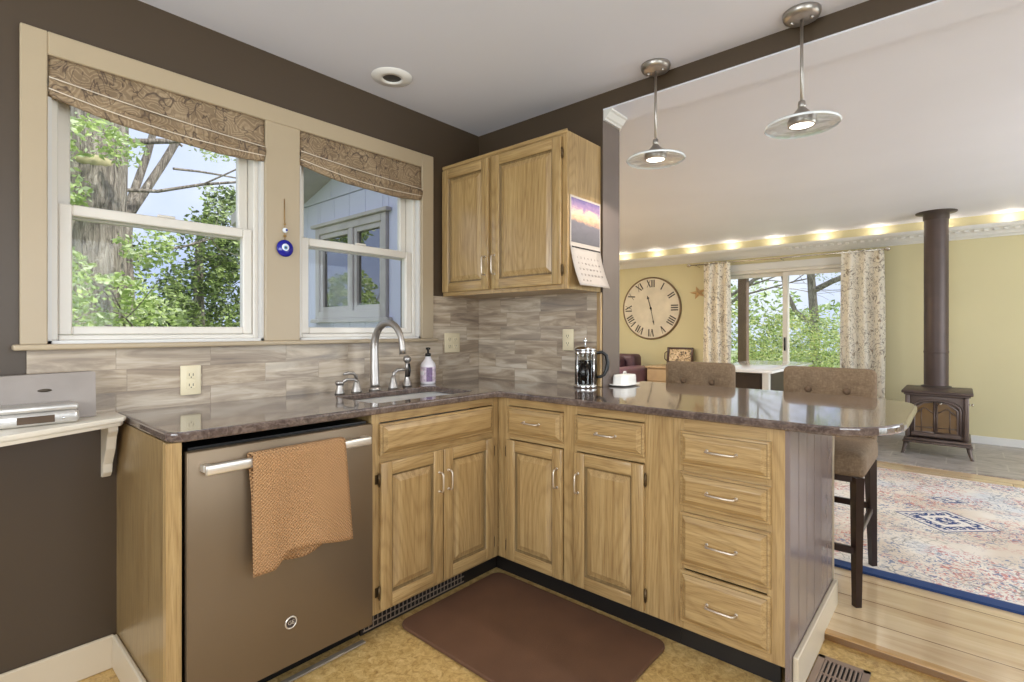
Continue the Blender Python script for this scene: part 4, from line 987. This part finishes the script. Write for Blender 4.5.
# arch surround and doors
b = MB(); yq = 3.893
def archpoly(cx, w, z0_, zs, zt, n=12): return [(cx-w, z0_), (cx+w, z0_), (cx+w, zs)]+[(cx+w*math.cos(a), zs+(zt-zs)*math.sin(a)) for a in [PI*i/n for i in range(1, n)]]+[(cx-w, zs)]
path = [(2.12-.175, yq, .24), (2.12-.175, yq, .47)]+[(2.12-.175*math.cos(PI*i/12), yq, .47+.085*math.sin(PI*i/12)) for i in range(1, 12)]+[(2.12+.175, yq, .47), (2.12+.175, yq, .24)]
b.tube(path, .012, 'stove_brown', 8); b.tube([(p[0]+(2.12-p[0])*-.11, yq-.002, p[2]+(.012 if p[2] > .47 else 0)) for p in path], .006, 'stove_brown', 6)
b.box((1.94, yq-.012, .215), (2.3, yq+.005, .25), 'stove_brown', .004); b.build('door_surround', ws)
for s_ in (-1, 1):
    b = MB(); cx = 2.12+s_*.083
    P = [(2.12+s_*.008, yq-.006, .255), (2.12+s_*.008, yq-.006, .545), (cx, yq-.006, .53), (2.12+s_*.155, yq-.006, .47), (2.12+s_*.158, yq-.006, .255), (2.12+s_*.008, yq-.006, .255)]
    b.tube(P, .009, 'stove_brown', 6)
    b.tube([(2.12+s_*.02, yq-.006, .44), (cx, yq-.006, .485), (2.12+s_*.15, yq-.006, .42)], .005, 'stove_brown', 6); b.tube([(cx+s_*.02, yq-.006, .26), (cx+s_*.02, yq-.006, .47)], .004, 'stove_brown', 6)
    b.tube([(2.12+s_*.02, yq-.006, .3), (2.12+s_*.155, yq-.006, .3)], .004, 'stove_brown', 6)
    o = b.build('stove_door', ws)
    b = MB(); b.prism([(2.12+s_*.012, .258), (2.12+s_*.012, .535), (cx, .52), (2.12+s_*.15, .465), (2.12+s_*.15, .258)], yq-.004, yq-.0015, 'amber_glass', 'xz'); b.build('door_glass', o)
b = MB(); b.tube([(2.135, yq-.02, .515), (2.15, yq-.035, .525), (2.165, yq-.035, .535)], .006, 'nickel', 8); b.build('door_handle', ws)
b = MB(); b.tube([(2.345, 3.95, .53), (2.372, 3.95, .53)], .006, 'nickel', 8); b.lathe([(0, 0), (.012, .002), (.012, .012), (0, .014)], (2.372, 3.95, .53), 'nickel', 10, 'x'); b.build('damper_knob', ws)
sp_ = thing('stove_pipe', 'tall brown stove pipe rising from the stove to the ceiling', 'pipe', (2.11, 4.4, .64))
b = MB(); b.lathe([(.098, 0), (.098, 1.758)], (2.11, 4.4, .6405), 'pipe', 28); b.lathe([(.0985, .34), (.101, .345), (.101, .36), (.0985, .365)], (2.11, 4.4, .64), 'pipe', 28); b.build('pipe', sp_)
b = MB(); b.lathe([(.099, 2.32), (.105, 2.325), (.107, 2.385), (.165, 2.39), (.168, 2.399), (.099, 2.399)], (2.11, 4.4, 0), 'iron', 32); b.build('ceiling_flange', sp_)
b = MB(); b.lathe([(.125, .0005), (.12, .012), (.099, .018)], (2.11, 4.4, .64), 'iron', 28); b.build('collar', sp_)
# clock
cx, cz, cr_ = -1.215, 1.54, .465; cy = YF-.001
ck = thing('wall_clock', 'huge round cream clock with roman numerals on the yellow wall', 'clock', (cx, cy, cz))
b = MB(); b.lathe([(0, -.02), (cr_-.015, -.02), (cr_-.015, 0), (0, 0)], (cx, cy, cz), 'clock_face', 64, 'y', False); b.build('dial', ck)
b = MB(); b.lathe([(cr_-.018, -.0205), (cr_-.015, -.03), (cr_-.004, -.032), (cr_+.005, -.02), (cr_+.005, 0), (cr_-.014, 0)], (cx, cy, cz), 'clock_rim', 64, 'y'); b.build('rim', ck)
ROM = ['XII', 'I', 'II', 'III', 'IIII', 'V', 'VI', 'VII', 'VIII', 'IX', 'X', 'XI']
def bar(b, pts, th, xf, m='clock_ink'):
    (x0, z0), (x1, z1) = pts; d = Vector((x1-x0, 0, z1-z0)); n = Vector((-d.z, 0, d.x)).normalized()*th/2
    t = bmesh.new(); vs = []
    for yy in (0, -.0015):
        for p in ((x0, z0), (x1, z1)):
            for s_ in (1, -1): vs.append(t.verts.new(xf @ Vector((p[0]+n.x*s_, yy, p[1]+n.z*s_))))
    for q in ((0, 1, 3, 2), (4, 5, 7, 6), (0, 2, 6, 4), (1, 3, 7, 5), (0, 1, 5, 4), (2, 3, 7, 6)): t.faces.new([vs[i] for i in q])
    b._add(t, m)
for i, r in enumerate(ROM):
    a = 2*PI*i/12; rr_ = .37; H = .11; adv = {'I': .034, 'V': .065, 'X': .07}
    W_ = sum(adv[c] for c in r); xf = Matrix.Translation((cx+rr_*math.sin(a), cy-.0203, cz+rr_*math.cos(a))) @ Matrix.Rotation(a, 4, 'Y')
    b = MB(); u = -W_/2
    for c in r:
        w = adv[c]; m_ = u+w/2
        if c == 'I': bar(b, ((m_, -H/2), (m_, H/2)), .019, xf)
        if c == 'V': bar(b, ((u+.008, H/2), (m_, -H/2)), .018, xf); bar(b, ((u+w-.008, H/2), (m_, -H/2)), .007, xf)
        if c == 'X': bar(b, ((u+.008, H/2), (u+w-.008, -H/2)), .018, xf); bar(b, ((u+w-.008, H/2), (u+.008, -H/2)), .007, xf)
        u += w
    b.build('numeral', ck)
def hand(ang, L, w, tail, nm):
    xf = Matrix.Translation((cx, cy-.026, cz)) @ Matrix.Rotation(ang, 4, 'Y'); b = MB()
    bar(b, ((0, -tail), (0, L)), w, xf); 
    t = bmesh.new(); vs = [t.verts.new(xf @ Vector(p)) for p in ((-w*1.6, -.0016, L*.8), (0, -.0016, L*.72), (w*1.6, -.0016, L*.8), (0, -.0016, L*1.05))]; t.faces.new(vs); b._add(t, 'clock_ink')
    b.lathe([(0, -.004), (.016, -.004), (.016, 0)], (cx, cy-.026, cz), 'clock_ink', 16, 'y'); b.build(nm, ck)
hand(math.radians(-16), .19, .014, .04, 'hour_hand'); hand(math.radians(168), .25, .008, .05, 'minute_hand')
# star ornament
so_ = MB(); sx_, sz_ = -.5, 1.74
pts = []
for i in range(10):
    a = PI/2 + i*PI/5 + .25; r = .13 if i % 2 == 0 else .05
    pts.append((sx_+r*math.cos(a), sz_+.75*r*math.sin(a)))
t = bmesh.new(); ctr = t.verts.new((sx_, YF-.035, sz_)); back = t.verts.new((sx_, YF-.002, sz_)); V = [t.verts.new((p[0], YF-.006, p[1])) for p in pts]
for i in range(10): t.faces.new([ctr, V[i], V[(i+1) % 10]]); t.faces.new([back, V[(i+1) % 10], V[i]])
so_._add(t, 'star_wood'); o = so_.build('star_ornament'); tag(o, 'small tan wooden star ornament between the clock and the curtain', 'ornament')
# curtains, rod
rd = thing('curtain_rod', 'thin pale metal curtain rod over the sliding door', 'curtain rod', (.6, YF-.16, 2.115))
b = MB(); b.tube([(-.56, YF-.16, 2.115), (1.67, YF-.16, 2.115)], .009, 'nickel', 10); b.build('rod', rd)
for x in (-.575, 1.685): b = MB(); b.lathe([(0, -.03), (.016, -.022), (.026, 0), (.016, .022), (0, .03)], (x, YF-.16, 2.115), 'nickel', 14, 'x'); b.build('finial', rd)
for x in (-.48, .6, 1.6): b = MB(); b.tube([(x, YF-.018, 2.1), (x, YF-.1, 2.1), (x, YF-.16, 2.104)], .006, 'nickel', 8); b.build('rod_bracket', rd)
def curtain(x0, x1, nf, lab):
    b = MB()
    def f(u, v):
        z = 2.128-(2.128-.06)*v; am = .022+.02*min(1, v*4)
        xx = x0+(x1-x0)*u; sp = 1+.06*math.sin(v*3)
        return ((x0+x1)/2+(xx-(x0+x1)/2)*sp, YF-.145+am*math.sin(u*nf*2*PI+.6*math.sin(v*5)), z+(.012*math.sin(u*nf*2*PI*2) if v < .02 else 0))
    b.grid(f, nf*14, 30, 'curtain', .002)
    o = b.build('curtain'); tag(o, lab, 'curtain', 'curtains at the sliding door')
curtain(-.37, -.02, 3, 'cream and taupe leafy curtain left of the sliding door, towards the clock')
curtain(1.24, 1.65, 3, 'cream and taupe leafy curtain right of the sliding door, towards the stove')
# white topped table
it = thing('console_table', 'white-topped dark table standing before the sliding door', 'table', (.72, 3.4, FZ))
b = MB(); b.box((.40, 2.62, .825), (1.045, 4.25, .85), 'pad_white', .004, 2); b.build('tabletop', it)
b = MB(); b.box((.47, 2.70, .1), (.95, 4.18, .824), 'espresso', .004); b.box((.5, 2.694, .60), (.92, 2.7, .8), 'espresso', .003); b.box((.5, 2.694, .15), (.92, 2.7, .57), 'espresso', .003); b.build('body', it)
for x, y in ((.98, 2.68), (.98, 4.2), (.44, 2.68), (.44, 4.2)):
    b = MB(); b.box((x-.028, y-.028, FZ+(.0125 if y < 3 else 0)), (x+.028, y+.028, .824), 'trim_white', .003); b.build('leg', it)
# sofa, chest, tray frame
sf = thing('sofa', 'burgundy leather sofa arm and back under the clock', 'sofa', (-1.9, 4.2, FZ))
b = MB(); b.box((-2.6, 3.75, FZ+.1), (-1.12, 4.6, .46), 'sofa', .05, 3); b.build('seat_base', sf)
b = MB(); b.box((-1.33, 3.75, FZ+.08), (-1.09, 4.6, .70), 'sofa', .07, 4); b.build('arm', sf)
b = MB(); b.box((-2.6, 4.4, .4), (-1.25, 4.68, .86), 'sofa_dark', .06, 4); b.build('backrest', sf)
b = MB(); b.box((-1.98, 4.14, .46), (-1.36, 4.4, .84), 'sofa_dark', .07, 4); b.build('back_cushion', sf)
for x, y in ((-2.5, 3.85), (-1.2, 3.85), (-2.5, 4.5), (-1.2, 4.5)): b = MB(); b.box((x-.03, y-.03, FZ), (x+.03, y+.03, FZ+.11), 'dark_wood', .004); b.build('leg', sf)
ch = thing('chest', 'light wooden chest beside the sofa holding a framed tray', 'chest', (-.7, 4.65, FZ))
b = MB(); b.box((-1.05, 4.42, .08), (-.42, 4.86, .68), 'chest', .006); b.box((-1.07, 4.4, .68), (-.40, 4.87, .705), 'chest', .006, 2); b.build('body', ch)
for z in (.12, .31, .50):
    b = MB(); b.box((-1.02, 4.408, z), (-.45, 4.42, z+.165), 'chest', .005); o = b.build('drawer', ch)
    b = MB(); b.lathe([(0, 0), (.008, -.004), (.014, -.016), (0, -.022)], (-.73, 4.408, z+.08), 'frame_wood', 12, 'y'); b.build('knob', o)
for x, y in ((-1.02, 4.45), (-.45, 4.45), (-1.02, 4.83), (-.45, 4.83)): b = MB(); b.box((x-.02, y-.02, FZ), (x+.02, y+.02, .08), 'frame_wood'); b.build('leg', ch)
tr = thing('framed_tray', 'dark-framed picture tray leaning on the wall on top of the chest', 'tray', (-.66, 4.8, .706))
xa, xb, za, zb = -.93, -.55, .707, .965
TL = Matrix.Translation((0, 4.8, .707)) @ Matrix.Rotation(-.12, 4, 'X') @ Matrix.Translation((0, -4.8, -.707))
b = MB(TL)
for a, c in (((xa, za), (xa+.025, zb)), ((xb-.025, za), (xb, zb)), ((xa, zb-.025), (xb, zb)), ((xa, za), (xb, za+.025))): b.box((a[0], 4.79, a[1]), (c[0], 4.825, c[1]), 'frame_wood', .004, 2)
b.build('frame', tr)
b = MB(TL); b.box((xa+.02, 4.812, za+.02), (xb-.02, 4.82, zb-.02), 'art'); b.build('picture', tr)
b = MB(TL); b.tube([(xa-.002, 4.8, za+.06), (xa-.03, 4.79, za+.09), (xa-.03, 4.79, zb-.09), (xa-.002, 4.8, zb-.06)], .007, 'frame_wood', 8); b.build('tray_handle', tr)

# ================================================================ outside
sbox('ground', [((-40, -40, -.72), (40, 45, -.6))], 'lawn')
# wing wall seen through the right window
sd_ = MB()
x = XL
gw = .235
def siding_seg(xa, xb, za, zb): sd_.box((xa+.002, -.022, za), (xb-.002, -.001, zb), 'siding', .002)
while x < -.2:
    xe = min(x+gw, -.183)
    segs = [(-.6, 2.33)]
    if xe > -1.98 and x < -.93:
        a, c = max(x, -1.98), min(xe, -.93)
        if x < -1.98: siding_seg(x, -1.98, -.6, 2.33)
        if xe > -.93: siding_seg(-.93, xe, -.6, 2.33)
        siding_seg(a, c, -.6, 1.31); siding_seg(a, c, 2.10, 2.33)
    else: siding_seg(x, xe, -.6, 2.33)
    x += gw
x = XL
while x < -.2:
    xe = min(x+.3, -.183); sd_.box((x+.002, -.03, 2.335), (xe-.002, -.001, 3.3), 'siding', .002); x += .3
struct(sd_.build('wall_wing_siding'))
rk = MB()   # gable roof: rake overhang rising towards +x
def slopez(x): return 2.32 + (x+2.385)*.275
t = [(-2.86, slopez(-2.86)), (-.2, slopez(-.2)), (-.2, slopez(-.2)+.1), (-2.86, slopez(-2.86)+.1)]
rk.prism(t, -.42, YF+.4, 'wing_trim', 'xz'); struct(rk.build('roof_wing'))
w6 = MB()
for a, c in (((-1.98, 1.31), (-1.92, 2.10)), ((-.99, 1.31), (-.93, 2.10)), ((-1.92, 2.04), (-.99, 2.10)), ((-1.92, 1.31), (-.99, 1.37)), ((-1.44, 1.37), (-1.385, 2.04))): w6.box((a[0], -.05, a[1]), (c[0], -.0, c[1]), 'wing_trim', .004)
w6.box((-2.03, -.07, 1.275), (-.88, -.023, 1.309), 'wing_trim', .004); w6.box((-2.02, -.075, 2.101), (-.89, -.023, 2.13), 'wing_trim', .004)
w6 = struct(w6.build('window_6'))
for a, c in ((-1.92, -1.44), (-1.385, -.99)):
    q = MB()
    for p, r in (((a, 1.37), (a+.04, 2.04)), ((c-.04, 1.37), (c, 2.04)), ((a+.04, 2.0), (c-.04, 2.04)), ((a+.04, 1.37), (c-.04, 1.41))): q.box((p[0], -.035, p[1]), (r[0], .01, r[1]), 'wing_trim', .003)
    o = q.build('casement', w6); g = MB(); g.box((a+.04, -.012, 1.41), (c-.04, -.008, 2.0), 'glass_dark'); g.build('pane', o)
# porch outside the sliding door
b = MB(); b.box((-.55, 6.75, -.6), (-.41, 6.89, 2.12), 'porch', .006); o = b.build('porch_post'); tag(o, 'brown wooden porch post outside the sliding door', 'post')
b = MB(); b.box((-2.6, 6.7, 2.12), (-.32, 6.93, 2.34), 'porch_beam', .006); o = b.build('porch_beam'); tag(o, 'pale porch beam resting on the brown post outside', 'beam')

rnd = random.Random(7)
def leaves(name, blobs, n, size, mats, parent, seed, flat=.0):
    R_ = random.Random(seed); verts = []; faces = []; mi = []
    vols = [b[3]*b[4]*b[5] for b in blobs]; tot = sum(v**.67 for v in vols)
    for bl, v_ in zip(blobs, vols):
        k = int(n*v_**.67/tot)
        for _ in range(k):
            while True:
                d = Vector((R_.uniform(-1, 1), R_.uniform(-1, 1), R_.uniform(-1, 1)))
                if .15 < d.length < 1: break
            d = d.normalized()*(d.length**.45)
            q = mnoise.noise(Vector((d.x*2.2+bl[0], d.y*2.2+bl[1], d.z*2.2+bl[2])))
            d *= (1+.35*q)
            p = Vector((bl[0]+d.x*bl[3], bl[1]+d.y*bl[4], bl[2]+d.z*bl[5]))
            if mnoise.noise(p*2.3+Vector((seed, 0, 0))) < -.12+flat: continue
            s = size*R_.uniform(.6, 1.35)
            a = Vector((R_.gauss(0, 1), R_.gauss(0, 1), R_.gauss(0, .6))).normalized(); c = a.cross(Vector((R_.gauss(0, 1), R_.gauss(0, 1), R_.gauss(0, 1)))).normalized()
            i = len(verts); verts += [p-a*s, p+c*s*.45+a*s*.1, p+a*s, p-c*s*.45+a*s*.1]; faces.append((i, i+1, i+2, i+3)); mi.append(R_.randrange(len(mats)))
    me = bpy.data.meshes.new(name); w = Vector(parent.location); me.from_pydata([v-w for v in verts], [], faces)
    for m in mats: me.materials.append(M[m])
    me.polygons.foreach_set('material_index', mi)
    o = bpy.data.objects.new(name, me); COL.objects.link(o); o.parent = parent; return o
def branchy(mb, p, d, L, r, depth, R_, m='bark', spread=.6):
    pts = [Vector(p)]; dd = Vector(d).normalized()
    for i in range(4):
        dd = (dd + Vector((R_.gauss(0, .12), R_.gauss(0, .12), R_.gauss(.02, .08)))).normalized(); pts.append(pts[-1]+dd*L/4)
    mb.tube(pts, [r*(1-.13*i) for i in range(5)], m, 6 if depth < 2 else 8, False)
    if depth > 0:
        for k in range(R_.choice((2, 3))):
            i = R_.randint(2, 4); nd = (dd + Vector((R_.gauss(0, spread), R_.gauss(0, spread), R_.gauss(.1, spread*.6)))).normalized()
            branchy(mb, pts[i], nd, L*R_.uniform(.6, .8), r*.5, depth-1, R_, m, spread)
def tree(label, base, trunk, blobs, n, size, mats, seed, name='tree', cat='tree', group='trees outside', branches=()):
    t = thing(name, label, cat, base, group)
    R_ = random.Random(seed)
    if trunk or branches:
        b = MB()
        if trunk: 
            pts, rad = trunk; b.tube(pts, rad, 'bark', 16, False)
        for (p, d, L, r, dep) in branches: branchy(b, p, d, L, r, dep, R_)
        b.build('trunk', t)
    if blobs: leaves('foliage', blobs, n, size, mats, t, seed)
    return t
G = -.6
# big trunk left in window 1
bt = tree('broad rough-barked trunk with pale green leaves filling the left window', (-4.5, -1.1, G), ([(-4.45, -1.2, G), (-4.5, -1.18, 1), (-4.5, -1.14, 2.6), (-4.55, -1.12, 4.2), (-4.6, -1.1, 6)], [.38, .27, .27, .29, .32]),
     [(-3.6, -1.35, .95, .5, .42, .35), (-3.5, -1.25, 1.45, .45, .4, .3), (-3.7, -.85, 1.25, .35, .3, .3), (-4.0, -1.55, 1.7, .4, .3, .35), (-3.9, -.85, 2.1, .3, .25, .25), (-4.0, -1.5, 2.6, .35, .3, .3), (-3.9, -1.3, 3.0, .4, .4, .2), (-3.8, -1.6, .5, .6, .5, .4)],
     9500, .034, ['leaf_maple', 'leaf_maple', 'leaf_pale'], 3, branches=[((-4.5, -1.05, 3.2), (.2, 1, .35), 2.2, .035, 2), ((-4.5, -1.05, 2.7), (.3, .9, .1), 1.8, .022, 3), ((-4.4, -1.2, .7), (.9, .2, .3), 1.2, .02, 2)])
b = MB(Matrix.Translation((-4.262, -1.19, 2.92)) @ Matrix.Rotation(-.18, 4, 'Z') @ Matrix.Diagonal((1, 1, .55, 1))); b.lathe([(0, .03), (.06, .028), (.11, .012), (.15, -.02), (.17, -.06)], (0, 0, 0), 'bark_cut', 20, 'x'); b.build('cut_branch_scar', bt)
ft = tree('slender forked trunk just right of the broad trunk', (-5.0, -.74, G), ([(-4.95, -.66, G), (-4.98, -.72, .8), (-5.0, -.78, 1.6), (-5.0, -.80, 2.2), (-5.0, -.78, 2.6)], [.13, .10, .09, .085, .075]), [(-5.2, .3, 3.9, .7, .7, .4), (-5.1, -.2, 4.4, 1, 1, .4), (-5.0, .35, 2.9, .35, .4, .25)], 3600, .032, ['leaf_maple', 'leaf_pale'], 5,
     branches=[((-5.0, -.8, 2.0), (.1, 1, .35), 1.5, .018, 3), ((-5.0, -.76, .5), (.1, 1, .25), 1.6, .02, 2), ((-5.0, -.3, 3.2), (0, 1, .2), 1.2, .016, 3), ((-5.0, -.2, 3.5), (0, -1, .5), 1.0, .015, 2)])
b = MB(); b.tube([(-5.0, -.79, 2.5), (-5.0, -.6, 2.85), (-5.0, -.40, 3.25), (-5.02, -.1, 3.9), (-5.05, .2, 4.6)], [.065, .05, .045, .04, .03], 'bark', 10, False)
b.tube([(-5.0, -.79, 2.45), (-5.05, -.7, 2.8), (-5.05, -.56, 3.3), (-5.1, -.4, 4.0), (-5.1, -.3, 4.8)], [.06, .045, .04, .035, .03], 'bark', 10, False); b.build('fork', ft)
tree('dense green cedar behind the forked trunk', (-7.6, .8, G), ([(-7.6, .8, G), (-7.6, .8, 2.8)], [.15, .05]), [(-7.6, .9, 1.2, .8, .8, 1.5), (-7.5, .95, 2.5, .55, .6, .7), (-7.3, .2, .9, .8, .6, 1.0), (-7.5, 1.15, 3.2, .35, .35, .5)], 20000, .045, ['leaf_cedar', 'leaf_dark', 'leaf_cedar', 'leaf_maple'], 8)
tree('cedar with bare lower stems seen at the right of the left window', (-8.6, 2.2, G), ([(-8.6, 2.2, G), (-8.6, 2.2, 2.6)], [.15, .05]), [(-8.6, 2.2, 1.4, 1.0, 1.0, 1.7), (-8.4, 1.9, 3.0, .7, .7, 1.0)], 12000, .05, ['leaf_cedar', 'leaf_dark'], 9)
tree('dark cedar further back behind the broad trunk', (-9.4, -1.4, G), ([(-9.4, -1.4, G), (-9.4, -1.4, 2.0)], [.15, .05]), [(-9.4, -1.4, .8, 1.3, 1.2, 1.4), (-9.4, -.2, .7, 1.1, 1.0, 1.2), (-9.2, -2.6, 1.0, 1.2, 1.1, 1.6), (-9.3, .3, 1.3, .9, .9, 1.7), (-9.3, -.7, 1.5, .8, .8, 1.6)], 24000, .055, ['leaf_dark', 'leaf_cedar', 'leaf_maple'], 10)
tree('distant tree line beyond the cedars', (-16, 0, G), None, [(-15, -5, 1, 2.5, 3, 2), (-16, -1, .4, 2.5, 3, 1.8), (-16, 3, .6, 2.5, 3, 1.9), (-16, 8, 1.0, 2.5, 3, 3)], 16000, .11, ['leaf_dark', 'leaf_cedar'], 11, name='tree_line')
# beyond the sliding door
tree('green shrub right behind the porch post', (-1.3, 10.2, G), None, [(-1.9, 10, .6, 1.2, 1, 1.4), (-.6, 10.4, .4, 1.1, 1, 1.3), (-3.0, 10.5, .8, 1.2, 1, 1.6)], 24000, .035, ['leaf_maple', 'leaf_cedar', 'leaf_yellow'], 21, name='shrub', cat='shrub', group='shrubs outside')
tree('pale bushy shrub behind the right door pane', (1.0, 11.5, G), None, [(.4, 11.2, .2, 1.2, 1, 1.2), (1.9, 12, .3, 1.6, 1, 1.3), (-.3, 11.8, .3, 1.2, 1, 1.3)], 24000, .035, ['leaf_maple', 'leaf_yellow', 'leaf_pale'], 22, name='shrub', cat='shrub', group='shrubs outside')
tree('bare-branched tree seen through the left door pane', (-3.6, 13.5, G), ([(-3.6, 13.5, G), (-3.6, 13.5, 1.5), (-3.4, 13.4, 3)], [.14, .11, .08]), [(-3.6, 13.5, 3.6, 2, 2, 1.4)], 6000, .03, ['leaf_pale', 'leaf_maple'], 23,
     branches=[((-3.6, 13.5, 1.4), (.8, 0, .8), 2.6, .06, 3), ((-3.6, 13.5, 1.0), (-.6, 0, .8), 2.4, .05, 3), ((-3.5, 13.4, 2.4), (.2, 0, 1), 2.2, .06, 3), ((-3.5, 13.4, 1.9), (1, 0, .3), 2.2, .06, 3)])
tree('light green tree seen through the right door pane', (-.6, 13, G), ([(-.55, 13, G), (-.6, 13, 1.5), (-.7, 13, 3), (-.7, 13, 5)], [.13, .11, .09, .07]), [(.3, 13.2, 3.3, 1.2, 1, .8), (1.5, 13.5, 2.8, 1.1, 1, .7), (1.7, 13.3, 3.9, 1.3, 1, .6), (0, 13, 4.3, 1.5, 1, .6)], 22000, .03, ['leaf_pale', 'leaf_maple'], 24,
     branches=[((-.6, 13, 1.3), (-.8, 0, .7), 2.4, .07, 3), ((1.4, 13.3, -.2), (-.5, 0, 1), 2.8, .08, 3), ((-.7, 13, 2.2), (1, 0, .5), 2.4, .08, 3), ((2.0, 13.3, 0), (.1, 0, 1), 3, .07, 3)])
tree('hazy pale tree line beyond the lawn', (0, 24, G), None, [(-12, 22, 1, 4, 2, 2.2), (-7, 24, 1.4, 4, 2, 2.4), (-2, 25, .8, 3, 2, 1.7), (3, 25, .7, 3, 2, 1.8), (8, 25, 1, 4, 2, 2)], 16000, .14, ['leaf_pale', 'leaf_cedar', 'leaf_maple'], 25, name='tree_line')
# setting trims carry plain running names
_n = 1
for o in [o for o in COL.objects if o.parent is None and o.get('kind') == 'structure' and o.name.startswith('trim_') and not o.name[5:].isdigit()]:
    _n += 1; o.name = 'trim_%d' % _n
